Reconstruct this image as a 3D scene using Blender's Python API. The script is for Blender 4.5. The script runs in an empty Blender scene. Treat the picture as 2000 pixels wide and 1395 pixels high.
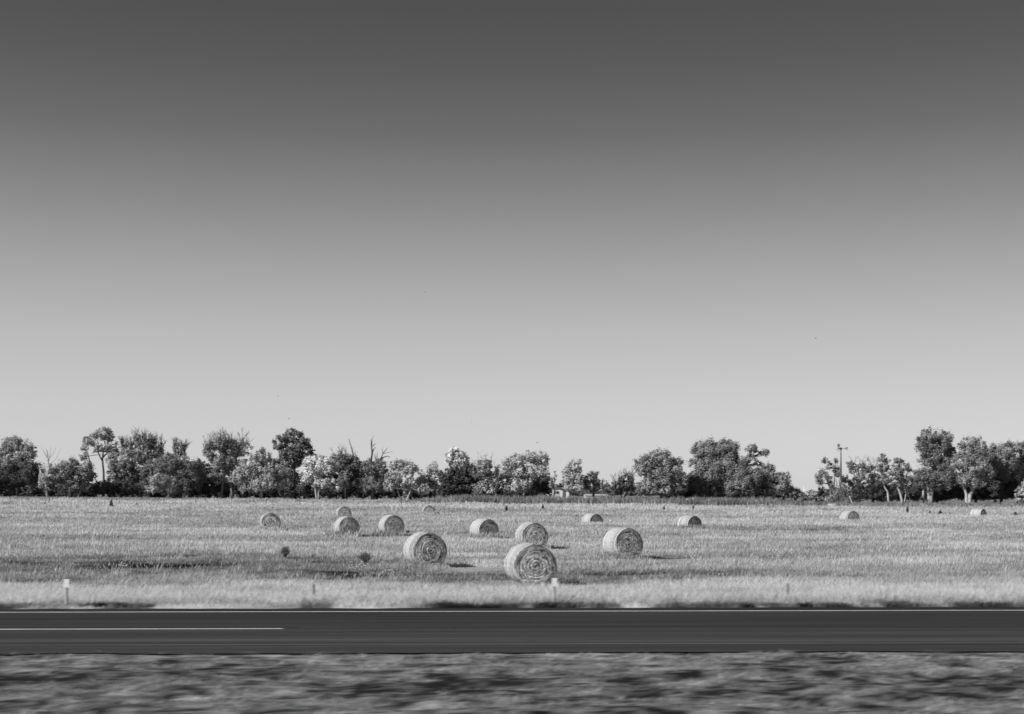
import bpy, math, random
import numpy as np
from mathutils import Vector

S = bpy.context.scene
COL = S.collection
R = math.radians

# ------------------------------------------------------------------ camera
FPX = 2778.0            # focal length in photo pixels (50 mm on a 36 mm sensor)
HY = 960.0              # the photograph's horizon row
YAW = R(1.36)           # camera looks this much right of the road's normal
CZ = 2.42               # eye height over the road surface
cam_d = bpy.data.cameras.new("camera")
cam = bpy.data.objects.new("camera", cam_d); COL.objects.link(cam)
cam_d.sensor_width = 36; cam_d.lens = 50
cam_d.shift_y = (HY - 697.5) / 2000.0
cam.location = (0, 0, CZ)
cam.rotation_euler = (R(90), 0, -YAW)
cam_d.clip_start = 0.1; cam_d.clip_end = 12000
cam_d.dof.use_dof = True
cam_d.dof.focus_distance = 85
cam_d.dof.aperture_fstop = 3.7
cam_d.dof.aperture_ratio = 0.12
S.camera = cam

# ------------------------------------------------------------------ sky, sun, exposure
SUN_EL, SUN_AZ = R(36), R(31)     # azimuth: from due left towards behind the camera
sd = Vector((-math.cos(SUN_AZ)*math.cos(SUN_EL), -math.sin(SUN_AZ)*math.cos(SUN_EL), math.sin(SUN_EL)))
W = bpy.data.worlds.new("World"); S.world = W; W.use_nodes = True
nt = W.node_tree; nt.nodes.clear()
def N(nt, t, **k):
    n = nt.nodes.new(t)
    for a, b in k.items(): setattr(n, a, b)
    return n
out = N(nt, 'ShaderNodeOutputWorld'); bg = N(nt, 'ShaderNodeBackground')
sky = N(nt, 'ShaderNodeTexSky', sky_type='NISHITA', sun_disc=False)
sky.sun_elevation = SUN_EL
sky.sun_rotation = math.atan2(sd.x, sd.y)
sky.air_density = 1.0; sky.dust_density = 0.6; sky.ozone_density = 1.0
# black and white film behind a red filter: the clear sky darkens quickly upwards
sep = N(nt, 'ShaderNodeSeparateColor')
tc = N(nt, 'ShaderNodeTexCoord'); sx = N(nt, 'ShaderNodeSeparateXYZ')
ramp = N(nt, 'ShaderNodeValToRGB')
mul = N(nt, 'ShaderNodeMath', operation='MULTIPLY')
nt.links.new(tc.outputs['Generated'], sx.inputs[0]); nt.links.new(sx.outputs[2], ramp.inputs[0])
nt.links.new(sky.outputs[0], sep.inputs[0])
mixs = N(nt, 'ShaderNodeMix', data_type='FLOAT'); mixs.inputs[0].default_value = 0.75
nt.links.new(sep.outputs[0], mixs.inputs[2]); mixs.inputs[3].default_value = 5.6
nt.links.new(mixs.outputs[0], mul.inputs[0]); nt.links.new(ramp.outputs[0], mul.inputs[1])
nt.links.new(mul.outputs[0], bg.inputs[0]); bg.inputs[1].default_value = 0.10
nt.links.new(bg.outputs[0], out.inputs[0])
cr = ramp.color_ramp
stops = [(0.0, 0.955), (0.0396, 0.9248), (0.0647, 0.9022), (0.1074, 0.8052), (0.153, 0.6278), (0.1963, 0.4422), (0.2443, 0.27), (0.2863, 0.1882), (0.322, 0.1497), (0.6, 0.09)]
while len(cr.elements) < len(stops): cr.elements.new(0.5)
for e, (p, v) in zip(cr.elements, stops): e.position = p; e.color = (v, v, v, 1)
sl = bpy.data.lights.new("sun", 'SUN'); sun = bpy.data.objects.new("sun", sl); COL.objects.link(sun)
sl.energy = 4.4; sl.angle = R(0.5); sl.color = (1, 1, 1)
sun.rotation_euler = sd.to_track_quat('Z', 'Y').to_euler(); sun.location = (0, 0, 60)
S.view_settings.view_transform = 'Standard'; S.view_settings.look = 'None'
S.view_settings.gamma = 1; S.view_settings.exposure = 0.25
S.cycles.max_bounces = 4

# ------------------------------------------------------------------ helpers
rng = np.random.default_rng(7)
FW = np.array([math.sin(YAW), math.cos(YAW)]); RT = np.array([math.cos(YAW), -math.sin(YAW)])
def at(px, d):
    """ground position under photo column px at depth d"""
    p = FW*d + RT*((px-1000)/FPX*d)
    return float(p[0]), float(p[1])
def zz(py, d): return CZ + (HY-py)*d/FPX

def _h(ix, iy, s):
    n = (ix*374761393 + iy*668265263 + s*1442695041) & 0xffffffff
    n = ((n ^ (n >> 13))*1274126177) & 0xffffffff
    return ((n ^ (n >> 16)) & 0xffff)/65535.0
def vn(x, y, s=0):
    x = np.asarray(x, float); y = np.asarray(y, float)
    ix = np.floor(x).astype(np.int64); iy = np.floor(y).astype(np.int64)
    fx = x-ix; fy = y-iy; fx = fx*fx*(3-2*fx); fy = fy*fy*(3-2*fy)
    a = _h(ix, iy, s)*(1-fx)+_h(ix+1, iy, s)*fx; b = _h(ix, iy+1, s)*(1-fx)+_h(ix+1, iy+1, s)*fx
    return a*(1-fy)+b*fy
def fbm(x, y, s=0, o=4):
    v = 0; a = .5; t = 0
    for k in range(o):
        v = v + a*vn(x*2**k, y*2**k, s+k); t += a; a *= .55
    return v/t
def sstep(a, b, x):
    t = np.clip((np.asarray(x, float)-a)/(b-a), 0, 1); return t*t*(3-2*t)

EDGE0, EDGE1 = 21.6, 29.55     # asphalt of the far carriageway
PY = [-500, -6.5, -6, 5.2, 8.5, 14, 18, 20.6, 21.4, 29.7, 30.3, 33, 38, 46, 60, 80, 100, 125, 150, 170, 185, 200, 215, 228, 245, 400, 900, 9000]
PL = [-1, -.4, -.02, -.02, -.14, -.3, -.16, -.05, -.02, -.02, -.05, -.22, -.52, -.78, -.8, -.72, -.7, -.62, -.55, -.42, -.2, .3, .85, 1.33, 1.45, 1.5, 1.0, .5]
PR = [-1, -.4, -.02, -.02, -.14, -.3, -.16, -.05, -.02, -.02, -.05, -.22, -.52, -.78, -.82, -.8, -.88, -1.0, -1.05, -1.0, -.9, -.55, -.15, .12, .15, .2, .3, .4]
def terrain(x, y):
    x = np.asarray(x, float); y = np.asarray(y, float)
    t = np.clip(x/np.maximum(y, 30)/.72+.5, 0, 1)
    z = np.interp(y, PY, PL)*(1-t)+np.interp(y, PY, PR)*t
    amp = sstep(30, 45, y)*.16
    z = z + amp*(fbm(x/22, y/9, 11, 3)-.5)*2*(.6)
    m = sstep(20.9, 19.5, y)*sstep(5.6, 8, y)
    z = z + m*(fbm(x/1.3, y/.6, 23, 3)-.5)*.16
    return z
def tone(x, y):
    """colour of the sward: straw, with darker green strips and patches running along the field"""
    px = 1000+x/np.maximum(y, 5)*FPX
    v = .43 + .26*(fbm(x/7, y/3.2, 1, 5)-.5)*2*.9 + .16*(fbm(x/26, y/7, 3, 3)-.5)*2
    v = v + .13*(fbm(x/2.0, y/1.4, 5, 3)-.5)*2 - .14*sstep(.60, .72, fbm(x/5, y/1.8, 8, 4))*(y < 150)
    wob = (fbm(x/14, 0*y, 31, 3)-.5)*3.5+(fbm(x/2, y/2, 33, 3)-.5)*3
    nb = fbm(x/1.8, y/1.5, 9, 5)
    b1 = sstep(51.5, 56.5, y+wob)*sstep(72.5, 69.5, y+wob)*sstep(1000, 640, px)
    b2 = sstep(48, 52, y+wob)*sstep(60, 55, y+wob)*sstep(480, 760, px)*sstep(2000, 1500, px)
    v = v - (b1*.25+b2*.19)*(.55+.6*sstep(.25, .65, nb))
    l1 = sstep(91, 92.5, y+wob*.5)*sstep(97, 94.5, y+wob*.5)*sstep(960, 1100, px)
    l2 = sstep(74, 76, y+wob)*sstep(82, 79, y+wob)*sstep(300, 420, px)*sstep(1000, 700, px)
    l3 = sstep(178, 181, y+wob)*sstep(190, 186, y+wob)*sstep(700, 200, px)
    v = v - l1*.17*sstep(.2, .6, nb) - l2*.14*sstep(.3, .6, nb) - l3*.07
    v = v + (.19+.16*(fbm(x/1.6, y/1.8, 53, 3)-.5)*2)*sstep(50, 43, y+wob*.8)*sstep(30.5, 33, y)
    v = v + .07*sstep(190, 205, y)
    # dark weeds along the far kerb of the road
    e = sstep(31.6, 30.8, y+(fbm(x/.9, y*0, 41, 3)-.5)*2.4)*sstep(.38, .60, fbm(x/1.1, y*.5+3, 44, 4)+.15*sstep(-3, 2, x))
    v = v - e*.31*(y > 29)*(.6+.8*fbm(x/.3, y/.3, 48, 2))
    v = v + .2*(y < 30.5)*(y > 29)*sstep(.55, .7, fbm(x/.7, y*0+7, 47, 3))
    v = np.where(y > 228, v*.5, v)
    # the mown median
    n1 = fbm(x/.30, y/.26, 61, 4); n2 = fbm(x/1.5, y/.9, 67, 3)
    n3 = fbm(x/.35, y/.07, 63, 3)
    n4 = fbm(x/.11, y/.06, 65, 2)
    m = .14 + .50*(n1-.5) + .26*(n2-.5) + .34*(n3-.5) + .22*(n4-.5) + .05*sstep(19.5, 20.8, y)
    v = np.where(y < 21.6, m, v)
    return np.clip(v, .022, .62)

def mesh_np(name, co, faces_flat, loop_counts, mat, parent=None, attr=None, smooth=False):
    me = bpy.data.meshes.new(name)
    nv = len(co); me.vertices.add(nv); me.vertices.foreach_set('co', np.asarray(co, np.float32).ravel())
    nl = len(faces_flat); me.loops.add(nl); me.loops.foreach_set('vertex_index', np.asarray(faces_flat, np.int32))
    nf = len(loop_counts); me.polygons.add(nf)
    st = np.concatenate([[0], np.cumsum(loop_counts)[:-1]]).astype(np.int32)
    me.polygons.foreach_set('loop_start', st)
    if smooth: me.polygons.foreach_set('use_smooth', np.ones(nf, bool))
    if attr is not None:
        a = me.attributes.new('tone', 'FLOAT', 'POINT'); a.data.foreach_set('value', np.asarray(attr, np.float32))
    me.update(calc_edges=True)
    if mat: me.materials.append(mat)
    o = bpy.data.objects.new(name, me); COL.objects.link(o)
    if parent is not None: o.parent = parent
    return o
class MB:
    """collects boxes and tapered tubes into one mesh"""
    def __init__(s): s.v = []; s.f = []; s.n = 0
    def add(s, v, f):
        s.v.extend(v); s.f.extend([tuple(i+s.n for i in q) for q in f]); s.n += len(v)
    def box(s, a, b):
        x0, y0, z0 = a; x1, y1, z1 = b
        s.add([(x0,y0,z0),(x1,y0,z0),(x1,y1,z0),(x0,y1,z0),(x0,y0,z1),(x1,y0,z1),(x1,y1,z1),(x0,y1,z1)],
              [(0,3,2,1),(4,5,6,7),(0,1,5,4),(1,2,6,5),(2,3,7,6),(3,0,4,7)])
    def tube(s, pts, rs, k=6, cap=True):
        pts = [Vector(p) for p in pts]; v = []; f = []
        for i, p in enumerate(pts):
            d = (pts[min(i+1, len(pts)-1)]-pts[max(i-1, 0)])
            if d.length < 1e-6: d = Vector((0, 0, 1))
            d.normalize(); u = d.cross(Vector((.31, .93, .17)))
            if u.length < .05: u = d.cross(Vector((1, 0, 0)))
            u.normalize(); w = d.cross(u)
            for j in range(k):
                a = 2*math.pi*j/k; q = p+(u*math.cos(a)+w*math.sin(a))*rs[i]; v.append(tuple(q))
        for i in range(len(pts)-1):
            for j in range(k):
                f.append((i*k+j, i*k+(j+1) % k, (i+1)*k+(j+1) % k, (i+1)*k+j))
        if cap: f.append(tuple(range(k-1, -1, -1))); f.append(tuple((len(pts)-1)*k+j for j in range(k)))
        s.add(v, f)
    def build(s, name, mat, parent=None, smooth=False):
        me = bpy.data.meshes.new(name); me.from_pydata(s.v, [], s.f); me.update()
        if smooth:
            for p in me.polygons: p.use_smooth = True
        me.materials.append(mat)
        o = bpy.data.objects.new(name, me); COL.objects.link(o)
        if parent is not None: o.parent = parent
        return o
def tag(o, label=None, cat=None, group=None, kind=None):
    if label: o['label'] = label
    if cat: o['category'] = cat
    if group: o['group'] = group
    if kind: o['kind'] = kind
    return o
def empty(name, loc, rz=0):
    o = bpy.data.objects.new(name, None); COL.objects.link(o); o.location = loc; o.rotation_euler = (0, 0, rz)
    o.empty_display_size = .3
    return o

# ------------------------------------------------------------------ materials
def mat(name, base=.3, rough=.8, var=.25, scale=(6, 6, 6), bump=.0, spec=.2, attr=False, detail=6, trans=0.0):
    m = bpy.data.materials.new(name); m.use_nodes = True; t = m.node_tree
    p = t.nodes['Principled BSDF']; p.inputs['Roughness'].default_value = rough
    p.inputs['Specular IOR Level'].default_value = spec
    g = N(t, 'ShaderNodeTexCoord'); mp = N(t, 'ShaderNodeMapping'); mp.inputs['Scale'].default_value = scale
    no = N(t, 'ShaderNodeTexNoise'); no.inputs['Scale'].default_value = 1; no.inputs['Detail'].default_value = detail
    t.links.new(g.outputs['Object'], mp.inputs[0]); t.links.new(mp.outputs[0], no.inputs[0])
    mr = N(t, 'ShaderNodeMapRange'); mr.inputs[1].default_value = .28; mr.inputs[2].default_value = .72
    mr.inputs[3].default_value = 1-var; mr.inputs[4].default_value = 1+var
    t.links.new(no.outputs[0], mr.inputs[0])
    mu = N(t, 'ShaderNodeMath', operation='MULTIPLY'); t.links.new(mr.outputs[0], mu.inputs[0])
    if attr:
        at_ = N(t, 'ShaderNodeAttribute', attribute_name='tone')
        m2 = N(t, 'ShaderNodeMath', operation='MULTIPLY'); m2.inputs[1].default_value = base
        t.links.new(at_.outputs['Fac'], m2.inputs[0]); t.links.new(m2.outputs[0], mu.inputs[1])
    else: mu.inputs[1].default_value = base
    t.links.new(mu.outputs[0], p.inputs['Base Color'])
    if bump:
        b = N(t, 'ShaderNodeBump'); b.inputs['Strength'].default_value = bump; b.inputs['Distance'].default_value = .02
        t.links.new(no.outputs[0], b.inputs['Height']); t.links.new(b.outputs[0], p.inputs['Normal'])
    if trans:
        tr = N(t, 'ShaderNodeBsdfTranslucent'); mx = N(t, 'ShaderNodeMixShader'); mx.inputs[0].default_value = trans
        t.links.new(mu.outputs[0], tr.inputs[0]); t.links.new(p.outputs[0], mx.inputs[1]); t.links.new(tr.outputs[0], mx.inputs[2])
        t.links.new(mx.outputs[0], t.nodes['Material Output'].inputs[0])
    return m
M_ground = mat('soil_and_thatch', .80, .95, .35, (1.2, 3.5, 3), attr=True, spec=.05)
M_grass = mat('dry_grass', 1.15, .75, .18, (.8, 1.6, 1), attr=True, spec=.08, trans=.35)
M_leaf = mat('foliage', 1.5, .6, .12, (2, 2, 2), attr=True, spec=.25, trans=.10)
M_bark = mat('pale_bark', .42, .85, .35, (3, 3, 1.2), spec=.1)
M_barkd = mat('dark_bark', .06, .9, .35, (3, 3, 1.2), spec=.1)
M_barkm = mat('grey_bark', .19, .9, .35, (3, 3, 1.2), spec=.1)
M_white = mat('white_paint', .78, .5, .06, (3, 3, 3))
M_wood = mat('weathered_wood', .13, .9, .3, (8, 8, 2))
M_steel = mat('dull_galvanised_steel', .12, .55, .25, (5, 5, 5))
M_vane = mat('faded_vane_sheet', .38, .55, .2, (5, 5, 5))
M_glass = mat('dark_window_glass', .03, .15, .1, (2, 2, 2), spec=.6)
M_roof = mat('roof_shingles', .16, .85, .25, (1, 1, 8))

# asphalt: long wear streaks along the lanes over fine aggregate
def asphalt():
    m = bpy.data.materials.new('asphalt'); m.use_nodes = True; t = m.node_tree; p = t.nodes['Principled BSDF']
    g = N(t, 'ShaderNodeTexCoord')
    def nz(sc, det, lo, hi):
        mp = N(t, 'ShaderNodeMapping'); mp.inputs['Scale'].default_value = sc
        no = N(t, 'ShaderNodeTexNoise'); no.inputs['Scale'].default_value = 1; no.inputs['Detail'].default_value = det
        t.links.new(g.outputs['Object'], mp.inputs[0]); t.links.new(mp.outputs[0], no.inputs[0])
        r = N(t, 'ShaderNodeMapRange'); r.inputs[1].default_value = .3; r.inputs[2].default_value = .7
        r.inputs[3].default_value = lo; r.inputs[4].default_value = hi
        t.links.new(no.outputs[0], r.inputs[0]); return r
    a = nz((.09, 3.4, 1), 8, .60, 1.36); b = nz((28, 28, 28), 3, .75, 1.25)
    sxy = N(t, 'ShaderNodeSeparateXYZ'); t.links.new(g.outputs['Object'], sxy.inputs[0])
    rp = N(t, 'ShaderNodeValToRGB'); rm = N(t, 'ShaderNodeMapRange')
    rm.inputs[1].default_value = EDGE0; rm.inputs[2].default_value = EDGE1
    t.links.new(sxy.outputs[1], rm.inputs[0]); t.links.new(rm.outputs[0], rp.inputs[0])
    st = [(0, .045), (.06, .036), (.13, .052), (.20, .060), (.30, .045), (.42, .043), (.46, .036), (.7, .033), (.88, .034), (.91, .025), (1, .022)]
    while len(rp.color_ramp.elements) < len(st): rp.color_ramp.elements.new(.5)
    for e, (q, v) in zip(rp.color_ramp.elements, st): e.position = q; e.color = (v, v, v, 1)
    m1 = N(t, 'ShaderNodeMath', operation='MULTIPLY'); m2 = N(t, 'ShaderNodeMath', operation='MULTIPLY')
    t.links.new(a.outputs[0], m1.inputs[0]); t.links.new(b.outputs[0], m1.inputs[1])
    t.links.new(m1.outputs[0], m2.inputs[0]); t.links.new(rp.outputs[0], m2.inputs[1])
    t.links.new(m2.outputs[0], p.inputs['Base Color']); p.inputs['Roughness'].default_value = .9
    p.inputs['Specular IOR Level'].default_value = .12
    return m
M_asph = asphalt()
M_line = mat('white_road_paint', .55, .7, .22, (1.5, 9, 1))
M_wornline = mat('worn_yellow_road_paint', .085, .8, .5, (.5, 9, 1))
M_tar = mat('tyre_rubber_mark', .012, .8, .3, (3, 3, 3))

# hay bales
def hay_face():
    m = bpy.data.materials.new('rolled_hay_end'); m.use_nodes = True; t = m.node_tree; p = t.nodes['Principled BSDF']
    g = N(t, 'ShaderNodeTexCoord'); oi = N(t, 'ShaderNodeObjectInfo')
    s = N(t, 'ShaderNodeSeparateXYZ'); t.links.new(g.outputs['Object'], s.inputs[0])
    cb = N(t, 'ShaderNodeCombineXYZ'); t.links.new(s.outputs[0], cb.inputs[0]); t.links.new(s.outputs[2], cb.inputs[1])
    nw = N(t, 'ShaderNodeTexNoise'); nw.inputs['Scale'].default_value = 2.2; nw.inputs['Detail'].default_value = 3
    t.links.new(g.outputs['Object'], nw.inputs[0])
    ln = N(t, 'ShaderNodeVectorMath', operation='LENGTH'); t.links.new(cb.outputs[0], ln.inputs[0])
    nm = N(t, 'ShaderNodeVectorMath', operation='NORMALIZE'); t.links.new(cb.outputs[0], nm.inputs[0])
    sc = N(t, 'ShaderNodeVectorMath', operation='SCALE'); sc.inputs['Scale'].default_value = .85
    t.links.new(nm.outputs[0], sc.inputs[0])
    r1 = N(t, 'ShaderNodeMath', operation='MULTIPLY_ADD'); t.links.new(nw.outputs[0], r1.inputs[0]); r1.inputs[1].default_value = .22
    t.links.new(ln.outputs['Value'], r1.inputs[2])
    r2 = N(t, 'ShaderNodeMath', operation='MULTIPLY_ADD'); t.links.new(r1.outputs[0], r2.inputs[0]); r2.inputs[1].default_value = 9
    rr = N(t, 'ShaderNodeMath', operation='MULTIPLY'); rr.inputs[1].default_value = 40; t.links.new(oi.outputs['Random'], rr.inputs[0])
    t.links.new(rr.outputs[0], r2.inputs[2])
    c3 = N(t, 'ShaderNodeCombineXYZ'); t.links.new(r2.outputs[0], c3.inputs[2])
    va = N(t, 'ShaderNodeVectorMath', operation='ADD'); t.links.new(sc.outputs[0], va.inputs[0]); t.links.new(c3.outputs[0], va.inputs[1])
    no = N(t, 'ShaderNodeTexNoise'); no.inputs['Scale'].default_value = 1.4; no.inputs['Detail'].default_value = 5
    no.inputs['Roughness'].default_value = .6
    t.links.new(va.outputs[0], no.inputs[0])
    rp = N(t, 'ShaderNodeValToRGB'); t.links.new(no.outputs[0], rp.inputs[0])
    st = [(.33, .07), (.42, .28), (.49, .46), (.57, .60), (.68, .80)]
    while len(rp.color_ramp.elements) < len(st): rp.color_ramp.elements.new(.5)
    for e, (q, v) in zip(rp.color_ramp.elements, st): e.position = q; e.color = (v, v, v, 1)
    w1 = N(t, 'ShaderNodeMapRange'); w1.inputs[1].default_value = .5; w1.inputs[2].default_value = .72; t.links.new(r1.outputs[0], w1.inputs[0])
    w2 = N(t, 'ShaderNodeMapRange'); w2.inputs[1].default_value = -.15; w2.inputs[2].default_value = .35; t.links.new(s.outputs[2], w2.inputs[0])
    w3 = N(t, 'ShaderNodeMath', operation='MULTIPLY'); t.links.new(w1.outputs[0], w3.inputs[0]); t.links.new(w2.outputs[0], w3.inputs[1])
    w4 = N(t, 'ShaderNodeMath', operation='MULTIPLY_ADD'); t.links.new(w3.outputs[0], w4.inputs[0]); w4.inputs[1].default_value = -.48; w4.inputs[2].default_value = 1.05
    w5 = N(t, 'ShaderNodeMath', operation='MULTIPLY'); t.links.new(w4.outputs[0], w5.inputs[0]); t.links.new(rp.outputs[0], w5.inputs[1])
    t.links.new(w5.outputs[0], p.inputs['Base Color']); p.inputs['Roughness'].default_value = .9
    p.inputs['Specular IOR Level'].default_value = .1
    b = N(t, 'ShaderNodeBump'); b.inputs['Strength'].default_value = .9; b.inputs['Distance'].default_value = .06
    t.links.new(no.outputs[0], b.inputs['Height']); t.links.new(b.outputs[0], p.inputs['Normal'])
    return m
def hay_wrap():
    m = bpy.data.materials.new('netted_hay_side'); m.use_nodes = True; t = m.node_tree; p = t.nodes['Principled BSDF']
    g = N(t, 'ShaderNodeTexCoord'); oi = N(t, 'ShaderNodeObjectInfo')
    ad = N(t, 'ShaderNodeVectorMath', operation='ADD'); t.links.new(g.outputs['Object'], ad.inputs[0]); 
    rr = N(t, 'ShaderNodeMath', operation='MULTIPLY'); rr.inputs[1].default_value = 30; t.links.new(oi.outputs['Random'], rr.inputs[0])
    c = N(t, 'ShaderNodeCombineXYZ'); t.links.new(rr.outputs[0], c.inputs[1]); t.links.new(c.outputs[0], ad.inputs[1])
    def nz(sc, det):
        mp = N(t, 'ShaderNodeMapping'); mp.inputs['Scale'].default_value = sc
        no = N(t, 'ShaderNodeTexNoise'); no.inputs['Scale'].default_value = 1; no.inputs['Detail'].default_value = det
        t.links.new(ad.outputs[0], mp.inputs[0]); t.links.new(mp.outputs[0], no.inputs[0]); return no
    a = nz((.25, 6.5, .25), 3); b = nz((14, 40, 14), 3)
    rp = N(t, 'ShaderNodeValToRGB'); t.links.new(a.outputs[0], rp.inputs[0])
    st = [(.33, .18), (.42, .42), (.55, .52), (.66, .42), (.8, .55)]
    while len(rp.color_ramp.elements) < len(st): rp.color_ramp.elements.new(.5)
    for e, (q, v) in zip(rp.color_ramp.elements, st): e.position = q; e.color = (v, v, v, 1)
    mr = N(t, 'ShaderNodeMapRange'); mr.inputs[1].default_value = .3; mr.inputs[2].default_value = .7; mr.inputs[3].default_value = .7; mr.inputs[4].default_value = 1.2
    t.links.new(b.outputs[0], mr.inputs[0])
    mu = N(t, 'ShaderNodeMath', operation='MULTIPLY'); t.links.new(rp.outputs[0], mu.inputs[0]); t.links.new(mr.outputs[0], mu.inputs[1])
    sy = N(t, 'ShaderNodeSeparateXYZ'); t.links.new(g.outputs['Object'], sy.inputs[0])
    dn = nz((1.2, .3, 1.2), 2); ds = N(t, 'ShaderNodeMath', operation='MULTIPLY_ADD'); t.links.new(dn.outputs[0], ds.inputs[0]); ds.inputs[1].default_value = .12; t.links.new(sy.outputs[1], ds.inputs[2])
    hr = N(t, 'ShaderNodeMapRange'); hr.inputs[1].default_value = -.71; hr.inputs[2].default_value = .71; t.links.new(ds.outputs[0], hr.inputs[0])
    hp = N(t, 'ShaderNodeValToRGB'); t.links.new(hr.outputs[0], hp.inputs[0])
    hs = [(0, 1.1), (.10, 1.15), (.13, .55), (.18, .62), (.21, 1.0), (.34, .95), (.37, .7), (.41, 1.0), (.8, 1.0), (.83, .6), (.87, 1.1)]
    while len(hp.color_ramp.elements) < len(hs): hp.color_ramp.elements.new(.5)
    for e, (q, v) in zip(hp.color_ramp.elements, hs): e.position = q; e.color = (v, v, v, 1)
    m9 = N(t, 'ShaderNodeMath', operation='MULTIPLY'); t.links.new(mu.outputs[0], m9.inputs[0]); t.links.new(hp.outputs[0], m9.inputs[1]); mu = m9
    t.links.new(mu.outputs[0], p.inputs['Base Color']); p.inputs['Roughness'].default_value = .85; p.inputs['Specular IOR Level'].default_value = .15
    bu = N(t, 'ShaderNodeBump'); bu.inputs['Strength'].default_value = .6; bu.inputs['Distance'].default_value = .03
    t.links.new(b.outputs[0], bu.inputs['Height']); t.links.new(bu.outputs[0], p.inputs['Normal'])
    return m
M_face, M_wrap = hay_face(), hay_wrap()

# ------------------------------------------------------------------ ground
xs = np.unique(np.concatenate([np.linspace(-6000, -400, 15), np.linspace(-400, -60, 60), np.linspace(-60, -16, 120), np.linspace(-16, 16, 260),
                               np.linspace(16, 60, 120), np.linspace(60, 400, 60), np.linspace(400, 6000, 15)]))
ys = np.unique(np.concatenate([np.linspace(-600, -8, 12), np.linspace(-8, 8, 12), np.linspace(8, 22, 180), np.linspace(22, 29, 5), np.linspace(29, 46, 70),
                               np.linspace(46, 130, 150), np.linspace(130, 250, 100), np.linspace(250, 9000, 30)]))
X, Y = np.meshgrid(xs, ys); nx, ny = len(xs), len(ys)
Z = terrain(X, Y)
idx = np.arange(nx*ny).reshape(ny, nx)
q = np.stack([idx[:-1, :-1], idx[:-1, 1:], idx[1:, 1:], idx[1:, :-1]], -1).reshape(-1, 4)
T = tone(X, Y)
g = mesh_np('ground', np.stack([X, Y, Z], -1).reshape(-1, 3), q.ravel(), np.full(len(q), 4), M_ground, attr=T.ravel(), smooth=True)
tag(g, kind='structure')

def strip(name, x0, x1, y0, y1, z, m, segs=1, th=0):
    mb = MB()
    v = []; f = []
    for i in range(segs+1):
        x = x0+(x1-x0)*i/segs
        v += [(x, y0, z), (x, y1, z)]
    for i in range(segs): f.append((2*i, 2*i+2, 2*i+3, 2*i+1))
    mb.add(v, f); o = mb.build(name, m); tag(o, kind='structure'); return o
def ragged_strip(name, y0, y1, z, m, w0, w1):
    mb = MB(); v = []; f = []
    X_ = np.concatenate([[-3000, -600, -100], np.arange(-40, 40.1, .25), [100, 600, 3000]])
    a = y0-w0*fbm(X_/1.4, X_*0, 71, 5); b = y1+w1*fbm(X_/1.1, X_*0, 73, 4)
    for x, p_, q_ in zip(X_, a, b): v += [(x, p_, z), (x, q_, z)]
    for i in range(len(X_)-1): f.append((2*i, 2*i+2, 2*i+3, 2*i+1))
    mb.add(v, f); o = mb.build(name, m); tag(o, kind='structure'); return o
ragged_strip('road', EDGE0-.02, EDGE1-.15, 0, M_asph, .5, .25)
ragged_strip('road', -5.6, 5.0, 0, M_asph, .1, .1)
for nm, y0, y1, m in (('road_edge_line', 28.62, 28.74, M_line), ('road_yellow_line', 22.45, 22.57, M_wornline),
                      ('road_edge_line', -4.6, -4.48, M_line), ('road_yellow_line', 3.4, 3.52, M_wornline)):
    strip(nm, -3000, 3000, y0, y1, .004, m)
xe = at(553, 25.1)[0]
for k in range(-12, 13):                       # 3 m dashes would show a gap: the photo's dash is long
    x1 = xe+k*25.5
    strip('lane_line', x1-10.5, x1, 25.08, 25.2, .004, M_line)
strip('old_lane_line', xe+.3, xe+3.0, 25.30, 25.36, .004, M_wornline)
# curved skid mark on the shoulder
mb = MB(); v = []
for i in range(13):
    t_ = i/12; x = at(80+75*t_, 29)[0]; y = 29.36-.62*t_**1.6; w = .035+.05*t_
    v += [(x, y-w, .003), (x, y+w, .003)]
mb.add(v, [(2*i, 2*i+2, 2*i+3, 2*i+1) for i in range(12)])
tag(mb.build('road_skid_mark', M_tar), kind='structure')

# ------------------------------------------------------------------ grass
def grass_mesh(name, x, y, h, w, tn, label, cat, leanx=0.0, spread=.35, mat_=None):
    n = len(x); z = terrain(x, y)
    a = rng.uniform(0, 2*math.pi, n); dx, dy = np.cos(a)*w/2, np.sin(a)*w/2*.6
    lx = rng.normal(leanx, spread, n)*h; ly = rng.normal(0, spread, n)*h
    base = np.stack([x, y, z-.02], -1)
    off = np.stack([dx, dy, 0*dx], -1)
    mid = base+np.stack([lx*.35, ly*.35, h*.6], -1)
    tip = base+np.stack([lx, ly, h], -1)
    co = np.stack([base-off, base+off, mid+off*.75, mid-off*.75, tip], 1).reshape(-1, 3)
    i = np.arange(n)*5
    quad = np.stack([i, i+1, i+2, i+3], -1); tri = np.stack([i+3, i+2, i+4], -1)
    fl = np.concatenate([quad.ravel(), tri.ravel()]); lc = np.concatenate([np.full(n, 4), np.full(n, 3)])
    o = mesh_np(name, co, fl, lc, mat_ or M_grass, attr=np.repeat(tn, 5))
    return tag(o, label, cat, kind='stuff')
def tufts(n, d0, d1, per, mode):
    u = rng.uniform(0, 1, n)
    if mode == 'inv': d = 1/(1/d1+u*(1/d0-1/d1))
    else: d = d0*(d1/d0)**u
    px = 1000+rng.uniform(-1, 1, n)*(1160+7.5/d*FPX)
    cx = FW[0]*d+RT[0]*((px-1000)/FPX*d); cy = FW[1]*d+RT[1]*((px-1000)/FPX*d)
    return np.repeat(cx, per), np.repeat(cy, per), np.repeat(d, per), np.repeat(rng.uniform(.7, 1.25, n), per), np.repeat(rng.normal(0, 1, n), per)
xa, ya, da, sa, ra = [np.concatenate(t) for t in zip(tufts(98000, 29, 250, 9, 'inv'), tufts(104000, 29, 250, 8, 'log'))]
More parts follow.
